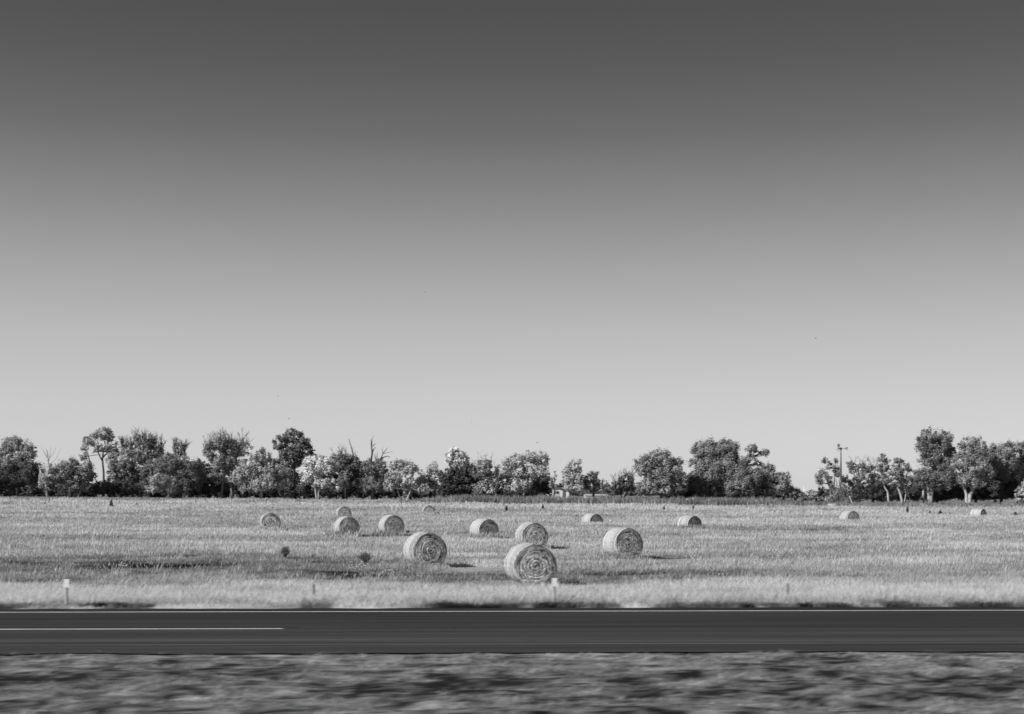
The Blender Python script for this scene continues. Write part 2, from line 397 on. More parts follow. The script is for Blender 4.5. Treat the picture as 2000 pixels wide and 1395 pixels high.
sp = .10+.0016*da
xa = xa+rng.normal(0, 1, len(xa))*sp*1.3; ya = ya+rng.normal(0, 1, len(xa))*sp
ok = (ya > 29.85) & (ya < 236); xa, ya, da, sa, ra = xa[ok], ya[ok], da[ok], sa[ok], ra[ok]
tn = tone(xa, ya)
hm = .07+.42*np.clip(tn-.15, 0, .4)
hm = hm*(.75+.8*fbm(xa/5, ya/3, 91, 3))*sstep(29.6, 31.5, ya)**.5
hm = hm*(1+.45*sstep(95, 125, da))
edge = (ya < 33) & (tn < .2); hm = np.where(edge, .05+.13*fbm(xa/.8, ya, 95, 3), hm)
bx = []
for (px, D, top, turn) in ((1046, 87, 0, 0), (840, 70, 0, 0), (1229, 61.5, 0, 0), (1045, 53, 0, 0), (955, 43, 0, 0), (770, 41, 0, 0), (682, 42, 0, 0), (529, 37, 0, 0)):
    x0, y0 = at(px, FPX*1.5/D); bx.append((x0, y0))
clr = np.ones(len(xa))
for x0, y0 in bx: clr = clr*(1-.80*np.exp(-(((xa-x0-1.9)/1.35)**2)**2-(((ya-y0+1.2)/3.2)**2)**2))
hh = hm*sa*rng.uniform(.6, 1.25, len(xa))
straw = rng.uniform(0, 1, len(xa)) < np.where(tn < .28, .03, .10)
tn = np.where(straw, np.maximum(tn, .40), tn); hh = np.where(straw, np.maximum(hh, .13*rng.uniform(.7, 1.8, len(xa)))*sstep(30.5, 32, ya), hh)*clr
tn2 = np.clip(tn*(1+.06*ra)*rng.uniform(.86, 1.16, len(xa)), .015, .62)
grass_mesh('field_grass', xa, ya, hh, np.maximum(.010, .00042*da)*rng.uniform(.7, 1.5, len(xa)), tn2,
           'tall dry straw coloured grass across the hay field', 'grass', leanx=.10, spread=.28)
# taller pale wisps standing in patches
n = 5200; u = rng.uniform(0, 1, n); d = 32*(170/32)**(u**.8); px = rng.uniform(-80, 2080, n)
wx = FW[0]*d+RT[0]*((px-1000)/FPX*d); wy = FW[1]*d+RT[1]*((px-1000)/FPX*d)
ok = (fbm(wx/4, wy/4, 151, 3) > .47) & (tone(wx, wy) > .27)
for x0, y0 in bx: ok &= ~((wx > x0-1.2) & (wx < x0+3.6) & (wy > y0-5) & (wy < y0+1.5))
wx, wy, d = wx[ok], wy[ok], d[ok]; c = 14; n = len(wx)
hs_ = np.repeat(rng.uniform(.22, .5, n), c); X_, Y_, D_ = np.repeat(wx, c)+rng.normal(0, .09, n*c), np.repeat(wy, c)+rng.normal(0, .09, n*c), np.repeat(d, c)
grass_mesh('tall_wisps', X_, Y_, hs_*rng.uniform(.6, 1.1, n*c), np.maximum(.009, .0004*D_), np.clip(np.repeat(rng.uniform(.40, .56, n), c)*rng.uniform(.8, 1.15, n*c), .1, .62),
           'taller pale grass wisps standing in patches of the field', 'grass', leanx=.28, spread=.2)
# tall rank weeds in front of the trees
n = 52000
px = rng.uniform(-100, 2100, n); d = rng.uniform(219, 231, n)
wx = FW[0]*d+RT[0]*((px-1000)/FPX*d); wy = FW[1]*d+RT[1]*((px-1000)/FPX*d)
hw = (.35+.75*sstep(780, 900, px)*sstep(1620, 1480, px)+.25*(px > 1560))*(.5+.9*fbm(px/14, d/4, 101, 3))*rng.uniform(.5, 1.2, n)
tw = np.clip(.23+.26*(fbm(px/18, d/5, 103, 3)-.45)+.08*(px < 780), .05, .5)*rng.uniform(.45, 1.6, n)
grass_mesh('tall_weeds', wx, wy, hw, np.full(n, .13), tw, 'rank grey weeds standing along the foot of the tree line', 'weeds', spread=.12)
# matted mown grass of the median, lying along the road
n = 520000
d = rng.uniform(9.5, 21.9, n)**1.0; x = rng.uniform(-17, 17, n); y = d
keep = rng.uniform(0, 1, n) < np.clip((.37*y+1.3)/11, 0, 1)*1.6
ok = (np.abs(x-y*.024) < .40*y+7) & (y < 21.62-.5*fbm(x/1.4, x*0, 71, 5)+.16)
x, y = x[ok], y[ok]; n = len(x)
tm = tone(x, y); cl = fbm(x/.5, y/.22, 131, 3)
grass_mesh('median_grass', x, y, (.02+.11*np.clip(cl-.3, 0, 1)*tm/.2*(.45+.55*sstep(21.6, 20.8, y)))*rng.uniform(.5, 1.3, n), np.full(n, .012)*rng.uniform(.7, 1.6, n),
           np.clip(tm*rng.uniform(.4, 1.7, n), .015, .6), 'short matted grass of the median beside the near edge of the road', 'grass', leanx=.9, spread=.9)

# ------------------------------------------------------------------ hay bales
def bale_meshes(seed):
    r = np.random.default_rng(seed)
    nA, nL = 96, 12; Rr, L = .75, 1.42
    def rad(a, t):
        k = Rr*(1+.014*math.sin(2*a+seed)+.012*math.sin(3*a+seed)+.010*math.sin(5*a+seed*2)+.006*math.sin(9*a))
        k *= 1-.03*abs(2*t-1)**6
        return k
    def pt(a, y, k):
        x, z = math.cos(a)*k, math.sin(a)*k
        z = max(z, -Rr*.94) if z < -Rr*.94 else z
        return (x*(1.0+.03*(z < 0)), y, z)
    w = MB(); v = []; f = []
    for i in range(nL+1):
        t = i/nL
        for j in range(nA):
            a = 2*math.pi*j/nA
            v.append(pt(a, (t-.5)*L, rad(a, t)+r.normal(0, .008)))
    for i in range(nL):
        for j in range(nA): f.append((i*nA+j, i*nA+(j+1) % nA, (i+1)*nA+(j+1) % nA, (i+1)*nA+j))
    for k in range(2000):      # loose straw standing off the rolled side
        a = r.uniform(0, 2*math.pi); y = r.uniform(-L/2, L/2); q = rad(a, y/L+.5)*.99; l = r.uniform(.04, .12); ta = a+r.uniform(.05, .12)*r.choice([-1, 1])
        b0 = len(v); v += [pt(a, y-.006, q), pt(a, y+.006, q), (math.cos(ta)*(q+l*.5), y+r.uniform(-.03, .03), math.sin(ta)*(q+l*.5))]; f.append((b0, b0+1, b0+2))
    w.add(v, f)
    faces = []
    for s in (-1, 1):
        e = MB(); nr = 16; ev = [(0, s*(L/2+.05), 0)]; ef = []
        for i in range(1, nr+1):
            q = i/nr
            for j in range(nA):
                a = 2*math.pi*j/nA; k = rad(a, 0)*q*.995
                swirl = .018*math.sin(a*1+q*42+seed)+r.normal(0, .008)
                y = s*(L/2+.05*(1-q**3)+(swirl if q < .97 else 0)-.012*(q > .98))
                ev.append(pt(a, y, k))
        for j in range(nA):
            ef.append((0, 1+j, 1+(j+1) % nA) if s < 0 else (0, 1+(j+1) % nA, 1+j))
        for i in range(nr-1):
            for j in range(nA):
                a_, b_ = 1+i*nA+j, 1+i*nA+(j+1) % nA; c_, d_ = b_+nA, a_+nA
                ef.append((a_, d_, c_, b_) if s < 0 else (a_, b_, c_, d_))
        # loose strands sticking out of the end
        for k in range(260):
            a = r.uniform(0, 2*math.pi); q = rad(a, 0)*math.sqrt(r.uniform(.02, 1)); ta = a+math.pi/2+r.normal(0, .3); l = r.uniform(.05, .16)
            p0 = Vector((math.cos(a)*q, s*(L/2+.02), math.sin(a)*q)); p1 = p0+Vector((math.cos(ta)*l, s*r.uniform(.02, .07), math.sin(ta)*l))
            wv = Vector((math.cos(a)*.012, 0, math.sin(a)*.012)); b0 = len(ev)
            ev += [tuple(p0-wv), tuple(p0+wv), tuple(p1)]; ef.append((b0, b0+1, b0+2))
        e.add(ev, ef); faces.append(e)
    return w, faces
w, fs = bale_meshes(3)
def make_bale():
    r_ = empty('hay_bale', (0, 0, 0)); w.build('net_wrap', M_wrap, r_, True)
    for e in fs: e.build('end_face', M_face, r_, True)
    return r_
b0 = make_bale(); first = True
# column of the end face, its diameter in photo px, top row, turn of the axis (deg), extra sink, label
BALES = [
 (1046, 87, 1062, 12, 'largest round hay bale, nearest the road, with the small white marker in front of it'),
 (840, 70, 1040, 19, 'second largest round bale, alone just left of the biggest bale'),
 (1229, 61.5, 1031, 20, 'large round bale right of the biggest one, pale band near its front rim'),
 (1045, 53, 1016, 13, 'round bale directly behind the biggest bale, its round end showing almost whole'),
 (955, 43, 1014, 27, 'round bale with a long pale side, left of the bale behind the biggest one'),
 (770, 41, 1005, 20, 'round bale with double pale hoops, above and left of the second largest bale'),
 (682, 42, 1009, 20, 'round bale with a dark upper end, standing just in front of a farther bale'),
 (529, 37, 999, 13, 'leftmost round hay bale in the field'),
 (1357, 34, 1009, 30, 'half hidden round bale in tall grass, below the two white posts'),
 (1165, 31, 1005, 28, 'small round bale sunk in grass between the two large right hand bales and the trees'),
 (673, 27, 987, 12, 'small round bale behind the dark ended bale, near the foot of the trees'),
 (838, 23, 995, 9, 'tiny bale showing only a dark rounded top above the grass, left of centre'),
 (1667, 27, 998, 18, 'small bale in the grass below the windmill'),
 (1921, 23, 997, 38, 'far right round bale in front of the thick pale forked trunk'),
]
GB = 'round hay bales scattered over the field'
bale_pos = []
for (px, D, top, turn, lab) in BALES:
    d = FPX*1.5/D; x, y = at(px, d)
    if first: o = b0; first = False
    else:
        o = b0.copy(); COL.objects.link(o)
        for ch in b0.children:
            c = ch.copy(); COL.objects.link(c); c.parent = o
    zc = zz(top, d)-.75
    zg = float(terrain(x, y))+.74
    zc = min(zc, zg); zc = max(zc, zg-.28)
    # the front end face is what was measured; push the centre back half a length
    phi = R(turn)+math.atan((px-1000)/FPX)*0
    fx, fy = math.sin(phi), -math.cos(phi)
    o.location = (x-fx*.71, y-fy*.71, zc); o.rotation_euler = (R(random.Random(px).uniform(-1, 1)), 0, phi); o.scale = (random.Random(px).uniform(1.0, 1.045), 1, random.Random(px+1).uniform(.965, 1.0))
    tag(o, lab, 'hay bale', GB)
    bale_pos.append((x, y, d))
    k = random.Random(px)
# grass standing against the bales
gx, gy, gh = [], [], []
for (x, y, d) in bale_pos:
    m_ = 420; tall = .30 if d < 95 else .52
    gx.append(x+rng.uniform(-1.5, .8, m_)); gy.append(y-rng.uniform(.15, 1.6, m_)); gh.append(rng.uniform(.35, 1.1, m_)*tall)
gx = np.concatenate(gx); gy = np.concatenate(gy); gh = np.concatenate(gh)
gd = gy; tg = np.clip(tone(gx, gy)*rng.uniform(.8, 1.3, len(gx)), .1, .6)
grass_mesh('grass_at_bales', gx, gy, gh, np.maximum(.018, .0006*gd), tg, 'uncut straw coloured grass standing against the round bales', 'grass', leanx=.15, spread=.22)

# ------------------------------------------------------------------ trees
def leaves(blobs3, size, tone_v, dens, seed, zmin, droop=0):
    size = size*.80
    r = np.random.default_rng(seed); P = []; Nn = []; Tn = []; Sz = []; lobes = []
    for (c, rad) in blobs3:
        rad = np.array(rad); vol = rad[0]*rad[1]*rad[2]
        nl = int(max(9, min(240, 13*vol**(2/3))))
        dirs = r.normal(0, 1, (nl, 3)); dirs /= np.linalg.norm(dirs, axis=1)[:, None]
        dirs[:, 2] = np.where(dirs[:, 2] < -.55, dirs[:, 2]*.5, dirs[:, 2])
        q_ = r.uniform(.35, 1.0, nl)**.6
        lc = np.array(c)+dirs*q_[:, None]*rad*r.uniform(.74, 1.0, nl)[:, None]
        lr = r.uniform(.55, 1.15, nl)*np.clip(.225*vol**(1/3), .32, .72)
        lt = r.uniform(.55, 1.45, nl); st_ = r.uniform(.7, 1.75, nl)
        for k in range(nl):
            lobes.append((lc[k], lr[k]))
            m = int(dens*185*(lr[k]*.32/size)**2)+8
            u = r.normal(0, 1, (m, 3)); u /= np.linalg.norm(u, axis=1)[:, None]
            rr = r.uniform(.1, 1.0, m)**.5*lr[k]*(1+1.1*r.uniform(0, 1, m)**4)
            p = lc[k]+u*rr[:, None]*np.array([1/st_[k]**.35, 1, st_[k]**.8*.9])
            nn = u*.7+dirs[k]*.5+r.normal(0, .42, (m, 3))
            P.append(p); Nn.append(nn); Tn.append(np.full(m, tone_v*lt[k])*r.uniform(.8, 1.22, m)); Sz.append(r.uniform(.6, 1.35, m)*size)
    P = np.concatenate(P); Nn = np.concatenate(Nn); Tn = np.concatenate(Tn); Sz = np.concatenate(Sz)
    ok = P[:, 2] > zmin+.15
    P, Nn, Tn, Sz = P[ok], Nn[ok], Tn[ok], Sz[ok]
    Nn /= np.linalg.norm(Nn, axis=1)[:, None]
    a = np.cross(Nn, r.normal(0, 1, Nn.shape)); a /= np.linalg.norm(a, axis=1)[:, None]; b = np.cross(Nn, a)
    a = a*(Sz*.5)[:, None]; b = b*(Sz*.36)[:, None]
    co = np.stack([P-a, P-b, P+a, P+b], 1).reshape(-1, 3)
    return co, np.repeat(Tn, 4), lobes
def crooked(p0, p1, r0, r1, n, wob, r):
    p0, p1 = Vector(p0), Vector(p1); L = (p1-p0).length; pts = []; rs = []
    for i in range(n+1):
        t = i/n; q = p0.lerp(p1, t)
        if 0 < i < n: q += Vector((r.uniform(-1, 1), r.uniform(-1, 1), r.uniform(-.5, .5)))*L*wob
        pts.append(q); rs.append(r0+(r1-r0)*t)
    return pts, rs
LEAFTOT = 0
def tree(name, label, cat, blobs, d, tn, trunks=None, dens=1.0, size=.30, bark=None, twigs=0, bare=None, group=None, seed=None, limbs=True):
    """blobs: (px, py, rx, ry) outline of the crown's masses at depth d; trunks: lists of (px, py) from the foot up, first radius"""
    global LEAFTOT
    k_ = 1.18 if blobs[0][0] > 1860 else 1.22 if blobs[0][0] > 1590 else 1.12 if blobs[0][0] > 1090 else 1.0
    blobs = [(a, b, c*k_, e*(1+(k_-1)*.6)) for a, b, c, e in blobs]
    seed = seed or int(abs(blobs[0][0])*7+abs(blobs[0][1])) if blobs else 5
    r = random.Random(seed); ppm = FPX/d
    cx = sum(b[0]*b[2] for b in blobs)/sum(b[2] for b in blobs)
    if trunks is None: trunks = [([(cx, None), (cx+r.uniform(-3, 3), min(b[1]+b[3]*.2 for b in blobs if True))], .25)]
    fx, fy = at(trunks[0][0][0][0], d); fz = float(terrain(fx, fy))
    root = empty(name, (fx, fy, fz)); tag(root, label, cat, group)
    b3 = []
    for (bx, by, rx, ry) in blobs:
        dd = d+r.uniform(-.25, .25)*rx/ppm; x, y = at(bx, dd)
        b3.append(((x-fx, y-fy, zz(by, dd)-fz), (rx/ppm, max(1.2, (rx*.6+ry*.4)/ppm), ry/ppm)))
    co, tv, lobes = leaves(b3, size, tn, dens, seed, 0)
    nq = len(co)//4; LEAFTOT += nq
    mesh_np('crown', co, np.arange(nq*4), np.full(nq, 4), M_leaf, root, attr=tv)
    tb = MB(); ends = []
    for (pts, r0) in trunks:
        P = []
        for i, (a, b) in enumerate(pts):
            x, y = at(a, d)
            P.append(Vector((x-fx, y-fy+(.15*i), -.15+float(terrain(x, y))-fz if b is None else zz(b, d)-fz)))
        Q = [P[0]]; 
        for i in range(1, len(P)):
            m_ = P[i-1].lerp(P[i], .5)+Vector((r.uniform(-.12, .12), r.uniform(-.12, .12), 0)); Q += [m_, P[i]]
        rs = [r0*(1.25 if i == 0 else 1)*(1-.55*i/(len(Q)-1)) for i in range(len(Q))]
        tb.tube(Q, rs, 7); ends.append((Q[-1], rs[-1])); ends.append((Q[-2], rs[-2]))
    if limbs:
        r.shuffle(lobes)
        for (c, lr) in lobes[:26]:
            e = min(ends, key=lambda t: (t[0]-Vector(c)).length+(0 if t[0].z < c[2] else 4))
            pts, rs = crooked(e[0], c, e[1]*.55, .035, 4, .07, r); tb.tube(pts, rs, 5, False)
    if twigs:
        top = sorted(lobes, key=lambda l: -l[0][2])[:max(6, len(lobes)//2)]
        for k in range(twigs):
            c, lr = r.choice(top); s = Vector(c)
            e = s+Vector((r.gauss(0, .55), r.gauss(0, .5), r.uniform(.9, 2.3)))*1.0
            pts, rs = crooked(s, e, .05, .018, 3, .06, r); tb.tube(pts, rs, 4, False)
            for q_ in range(2):
                e2 = pts[2]+Vector((r.gauss(0, .4), r.gauss(0, .3), r.uniform(.3, .9))); tb.tube([pts[2], e2], [.03, .014], 3, False)
    if bare:
        for (pts, r0) in bare:
            Q = [Vector((at(a, d)[0]-fx, at(a, d)[1]-fy, zz(b, d)-fz)) for a, b in pts]
            tb.tube(Q, [r0*(1-.75*i/(len(Q)-1)) for i in range(len(Q))], 5)
    tb.build('trunk', bark or M_barkd, root, True)
    return root

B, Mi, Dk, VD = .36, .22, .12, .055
GT = 'broadleaf trees of the far tree line'
def T(label, blobs, d, tn, **k):
    k.setdefault('group', GT); tree(k.pop('name', 'broadleaf_tree'), label, k.pop('cat', 'tree'), blobs, d, tn, **k)
# ---- left part of the line
T('open crowned tree at the left edge of the photo, dark limbs showing', [(28, 870, 30, 20), (55, 885, 19, 22), (8, 882, 22, 22), (30, 898, 40, 16), (45, 912, 34, 12), (2, 905, 18, 12)], 246, Mi, dens=.6, trunks=[([(34, None), (33, 915), (26, 880)], .24), ([(33, 918), (45, 895), (56, 880)], .14), ([(31, 905), (14, 890), (4, 880)], .12)])
T('dense dark round tree at the left edge, in front of the open crowned tree', [(20, 935, 32, 32), (60, 930, 30, 34), (-20, 940, 30, 32)], 238, VD, dens=1.1)
T('thin leaning pale trunked tree with bare twigs, right of the left edge thicket', [(88, 938, 7, 14), (80, 950, 8, 7)], 229, Mi, name='bare_tree', dens=.6, bark=M_bark, trunks=[([(94, None), (89, 945), (80, 925), (74, 908)], .17), ([(89, 945), (95, 915), (92, 890), (87, 876)], .12)], twigs=6, bare=[([(92, 900), (104, 885), (110, 872)], .07), ([(94, 905), (98, 885), (100, 870)], .07), ([(95, 910), (110, 895), (118, 876)], .06), ([(93, 895), (84, 880), (80, 868)], .06)])
T('rounded mid grey tree with a short white trunk, left of the narrow sky gap', [(132, 920, 30, 27), (108, 932, 22, 28), (163, 925, 24, 28), (150, 950, 26, 15), (120, 950, 24, 12)], 231, .17, bark=M_bark, trunks=[([(134, None), (134, 950), (130, 925)], .26), ([(151, None), (156, 958), (162, 950)], .14)], dens=1.0)
T('tall open crowned tree rising above the narrow sky gap', [(203, 850, 24, 19), (218, 868, 15, 20), (178, 862, 17, 20), (165, 872, 10, 20), (200, 878, 24, 12), (226, 884, 16, 14), (164, 893, 10, 12), (218, 900, 14, 14)], 247, Mi, dens=.6, size=.30, trunks=[([(201, None), (202, 925), (199, 896), (204, 870)], .22), ([(200, 900), (192, 885), (180, 868)], .13), ([(200, 895), (212, 882), (218, 866)], .12), ([(180, 940), (175, 902), (168, 880)], .16)])
T('leafy tree with pale foliage beside the tall open crowned tree', [(222, 905, 18, 24), (245, 900, 20, 26), (236, 925, 28, 14)], 240, .24, dens=.8)
T('slender twiggy topped tree, first of the pair of wispy trees', [(250, 878, 18, 22), (268, 880, 16, 26)], 248, Mi, dens=.5, twigs=70, name='wispy_tree', group='wispy topped trees')
T('taller wispy tree with dark upright boughs, second of the wispy pair', [(290, 872, 20, 18), (310, 885, 20, 22), (280, 898, 26, 22)], 247, .12, dens=.65, twigs=90, name='wispy_tree', group='wispy topped trees')
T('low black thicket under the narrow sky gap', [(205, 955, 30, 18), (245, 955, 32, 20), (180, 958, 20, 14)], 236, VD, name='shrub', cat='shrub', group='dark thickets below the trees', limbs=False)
T('broad dark domed tree behind the small pale round tree', [(330, 915, 36, 32), (370, 930, 34, 34), (300, 930, 30, 34), (350, 950, 48, 20)], 238, Dk, dens=1.1)
T('small pale round tree low in front of the broad dark dome', [(312, 940, 25, 18), (332, 942, 14, 12), (300, 955, 22, 14), (320, 958, 20, 10)], 229, .25, bark=M_bark, size=.26, trunks=[([(331, None), (328, 962), (318, 950)], .2)])
T('bare spiky sapling tops behind the broad dark dome', [(345, 885, 10, 12), (358, 890, 10, 12)], 252, Mi, dens=.4, twigs=60, name='wispy_tree', group='wispy topped trees', bare=[([(356, 895), (354, 875), (355, 860)], .1), ([(352, 890), (360, 875), (362, 864)], .07)])
T('tall twiggy tree with two white trunks at its foot', [(430, 872, 26, 20), (452, 880, 26, 24), (476, 880, 16, 24), (408, 885, 18, 22), (440, 905, 36, 20), (425, 930, 18, 24)], 240, .15, dens=.75, twigs=120, bark=M_barkm, trunks=[([(434, None), (434, 950), (438, 915), (440, 890)], .22), ([(453, None), (451, 950), (450, 930), (458, 900)], .22)], bare=[([(478, 880), (482, 860), (482, 846)], .1), ([(481, 864), (490, 862), (498, 855)], .06), ([(450, 870), (452, 850), (450, 842)], .09)])
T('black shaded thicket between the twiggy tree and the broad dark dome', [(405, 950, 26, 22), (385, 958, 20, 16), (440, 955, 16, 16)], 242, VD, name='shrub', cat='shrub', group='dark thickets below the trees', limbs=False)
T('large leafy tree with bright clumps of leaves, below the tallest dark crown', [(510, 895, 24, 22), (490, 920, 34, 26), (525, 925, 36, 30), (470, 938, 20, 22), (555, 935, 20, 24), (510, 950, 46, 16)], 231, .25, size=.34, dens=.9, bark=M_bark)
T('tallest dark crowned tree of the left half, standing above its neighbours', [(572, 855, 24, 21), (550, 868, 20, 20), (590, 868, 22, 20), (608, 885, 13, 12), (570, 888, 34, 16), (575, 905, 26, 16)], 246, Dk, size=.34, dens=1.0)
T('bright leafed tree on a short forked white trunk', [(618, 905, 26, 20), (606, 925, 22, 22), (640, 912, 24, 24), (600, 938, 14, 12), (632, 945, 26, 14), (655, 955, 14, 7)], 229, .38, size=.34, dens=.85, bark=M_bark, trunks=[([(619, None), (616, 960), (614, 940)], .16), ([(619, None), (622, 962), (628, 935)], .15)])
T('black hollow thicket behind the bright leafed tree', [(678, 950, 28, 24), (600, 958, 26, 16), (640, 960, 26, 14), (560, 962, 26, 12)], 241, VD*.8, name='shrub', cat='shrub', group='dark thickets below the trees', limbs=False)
T('dark green dome right of the bright leafed tree', [(672, 905, 26, 26), (695, 918, 20, 28), (655, 895, 16, 14), (680, 940, 26, 22)], 238, Dk, twigs=24)
T('dead snag with long bare limbs reaching above the crowns', [(735, 905, 14, 12)], 243, Dk, name='dead_tree', dens=.4, bark=M_barkd, group='trees with bare dead limbs', trunks=[([(728, None), (726, 930), (725, 905)], .3)],
  bare=[([(702, 912), (690, 890), (686, 873), (681, 857)], .16), ([(698, 903), (690, 893), (684, 887)], .08), ([(724, 905), (727, 885), (725, 868), (725, 858)], .19), ([(726, 885), (730, 878), (733, 873)], .14), ([(726, 872), (727, 858), (729, 850)], .06), ([(728, 872), (731, 868), (735, 866)], .07),
        ([(735, 905), (733, 893), (732, 886)], .12), ([(736, 895), (737, 886), (736, 882)], .07), ([(738, 902), (748, 894), (756, 891), (762, 893)], .14), ([(744, 896), (748, 886), (753, 880), (757, 874)], .10), ([(748, 886), (746, 878), (749, 873)], .06), ([(748, 886), (758, 884), (768, 882)], .05)])
T('mid grey tree crowding below the dead snag', [(722, 915, 22, 22), (745, 915, 20, 20), (730, 945, 28, 26), (712, 955, 18, 16)], 232, .15, dens=1.0, bark=M_barkm)
T('leafy tree on three splayed white trunks', [(778, 912, 22, 18), (800, 918, 20, 20), (770, 935, 22, 18), (805, 945, 20, 20), (760, 952, 14, 14), (828, 958, 14, 14)], 228, .24, size=.30, dens=.8, bark=M_bark, trunks=[([(787, None), (779, 966), (772, 940)], .15), ([(790, None), (789, 962), (793, 935)], .15), ([(794, None), (799, 966), (806, 945)], .14)], bare=[([(800, 900), (803, 895)], .05)])
T('small bright tree closing the left half, beside the dark hollow', [(845, 915, 16, 16), (850, 930, 14, 20), (838, 940, 18, 20), (850, 955, 13, 14), (822, 935, 12, 18)], 231, .28, dens=.9)
T('pale topped tree rising behind the dark bushes left of centre', [(893, 888, 22, 16), (880, 895, 14, 16), (908, 900, 12, 16), (895, 908, 24, 14)], 244, .46, size=.33, dens=1.6)
T('large smooth dark bush left of the bent pale trunk', [(890, 935, 30, 24), (918, 930, 26, 26), (868, 945, 14, 20), (900, 955, 44, 14)], 236, VD, dens=1.2, name='shrub', cat='shrub', group='dark thickets below the trees', twigs=20)
T('dark topped tree with a bent pale trunk', [(945, 910, 22, 14), (960, 920, 18, 20), (935, 925, 18, 18), (950, 945, 26, 14), (938, 962, 20, 10)], 232, .16, bark=M_bark, dens=.85, twigs=16, trunks=[([(967, None), (969, 965), (964, 950), (958, 930)], .22)], bare=[([(968, 960), (975, 930), (972, 905)], .12)])
T('low bright shrub at the foot of the bent pale trunk', [(938, 952, 16, 12), (956, 958, 14, 12)], 229, .30, name='shrub', cat='shrub', dens=.7, group='pale low shrubs')
T('big pale crowned tree at the centre, left of the white house', [(1005, 905, 26, 20), (1035, 895, 24, 18), (1058, 900, 18, 22), (990, 925, 18, 20), (1030, 925, 36, 20), (1010, 950, 34, 18), (1062, 930, 14, 22)], 234, .30, size=.32, dens=.85, bark=M_bark, trunks=[([(1024, None), (1023, 955), (1022, 930)], .16)])
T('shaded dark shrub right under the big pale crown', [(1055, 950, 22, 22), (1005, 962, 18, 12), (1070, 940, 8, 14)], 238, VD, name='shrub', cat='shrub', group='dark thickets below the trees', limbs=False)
T('narrow light sapling touching the left end of the white house', [(1082, 932, 5, 14), (1078, 945, 6, 14)], 233, .28, dens=.7, bark=M_bark)
T('little dark tree behind the roof of the white house', [(1094, 948, 9, 7)], 345, Dk, size=.4)
# ---- right of the house
T('upright bright tree just right of the white house', [(1118, 915, 18, 20), (1126, 935, 15, 24), (1108, 935, 12, 24), (1120, 952, 20, 12)], 231, .31, size=.32, dens=.9, bark=M_bark, trunks=[([(1113, None), (1112, 960), (1116, 935)], .17)])
T('small round topped tree before the long white shed', [(1157, 938, 20, 17), (1148, 948, 14, 14), (1172, 948, 13, 13)], 233, .21, size=.32, bark=M_barkm)
T('black forked bush with wide spread stems', [(1195, 958, 18, 14), (1222, 942, 16, 20), (1208, 950, 20, 16), (1232, 950, 12, 18)], 230, .09, dens=.9, name='shrub', cat='shrub', group='dark thickets below the trees', trunks=[([(1209, None), (1204, 975), (1192, 955)], .2), ([(1211, None), (1213, 970), (1212, 945)], .2), ([(1213, None), (1218, 974), (1230, 950)], .2)],
  bare=[([(1205, 950), (1200, 937), (1194, 925)], .08), ([(1198, 934), (1201, 928), (1202, 922)], .05), ([(1209, 945), (1209, 930), (1210, 918)], .08), ([(1212, 940), (1216, 930), (1218, 922)], .05), ([(1220, 935), (1226, 926), (1230, 920)], .05)], twigs=26)
T('big evenly rounded tree, alone between the forked bush and the tallest right crown', [(1288, 900, 36, 22), (1262, 915, 26, 26), (1312, 920, 28, 28), (1290, 935, 40, 24), (1265, 955, 22, 18), (1325, 950, 22, 20), (1300, 958, 30, 14)], 229, .20, size=.32, dens=.9, bark=M_barkm)
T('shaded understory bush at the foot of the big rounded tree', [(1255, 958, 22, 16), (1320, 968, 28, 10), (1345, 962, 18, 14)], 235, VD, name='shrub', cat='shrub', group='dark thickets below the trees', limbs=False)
T('massive dense willow like tree, the largest crown of the line', [(1385, 880, 34, 20), (1415, 885, 32, 26), (1365, 900, 20, 22), (1395, 920, 44, 34), (1380, 950, 36, 22), (1430, 930, 34, 34), (1350, 945, 14, 18)], 233, .16, size=.28, dens=1.15, bark=M_bark, trunks=[([(1398, None), (1398, 962), (1394, 930)], .36), ([(1381, None), (1382, 965), (1376, 945)], .14)])
T('leaning crown reaching right above a sky gap, behind the massive tree', [(1470, 878, 14, 13), (1492, 884, 12, 9), (1464, 898, 16, 14), (1480, 908, 10, 7)], 243, .16, size=.28, dens=1.0, trunks=[([(1448, None), (1452, 925), (1465, 895)], .3)])
T('dense broad bush sloping down right of the massive tree', [(1470, 935, 36, 24), (1500, 930, 20, 24), (1450, 955, 34, 22), (1505, 955, 32, 20)], 230, .125, size=.28, dens=1.2)
T('lower rounded bush at the right foot of the sloping mass', [(1530, 950, 18, 24), (1520, 935, 16, 16), (1540, 965, 20, 14)], 229, .16, size=.28, dens=1.1)
T('last small dark bush before the wide sky gap', [(1558, 965, 12, 11), (1548, 962, 10, 12)], 229, .12, name='shrub', cat='shrub', dens=1.0, group='dark thickets below the trees')
T('thin dead white stem at the sky gap', [(1576, 968, 7, 8)], 233, .22, name='dead_tree', dens=.4, bark=M_white, group='trees with bare dead limbs', trunks=[([(1571, None), (1570, 962), (1571, 949)], .09)], bare=[([(1570, 965), (1575, 958), (1577, 952)], .05)])
T('pale weedy shrub in the sky gap', [(1585, 970, 12, 9), (1598, 975, 12, 8), (1615, 978, 14, 7), (1575, 978, 10, 7)], 231, .24, name='shrub', cat='shrub', dens=.6, group='pale low shrubs')
T('sparse tufted tree left of the windmill tower', [(1612, 902, 7, 7), (1622, 912, 9, 7), (1630, 900, 5, 6), (1597, 930, 7, 7), (1606, 924, 7, 6), (1616, 932, 8, 8), (1632, 918, 8, 9), (1602, 942, 8, 7), (1622, 945, 5, 7), (1636, 925, 6, 12)], 238, .15, size=.28, dens=.8, bark=M_barkm, trunks=[([(1625, None), (1622, 955), (1614, 935)], .16), ([(1625, None), (1630, 940), (1630, 915)], .14)])
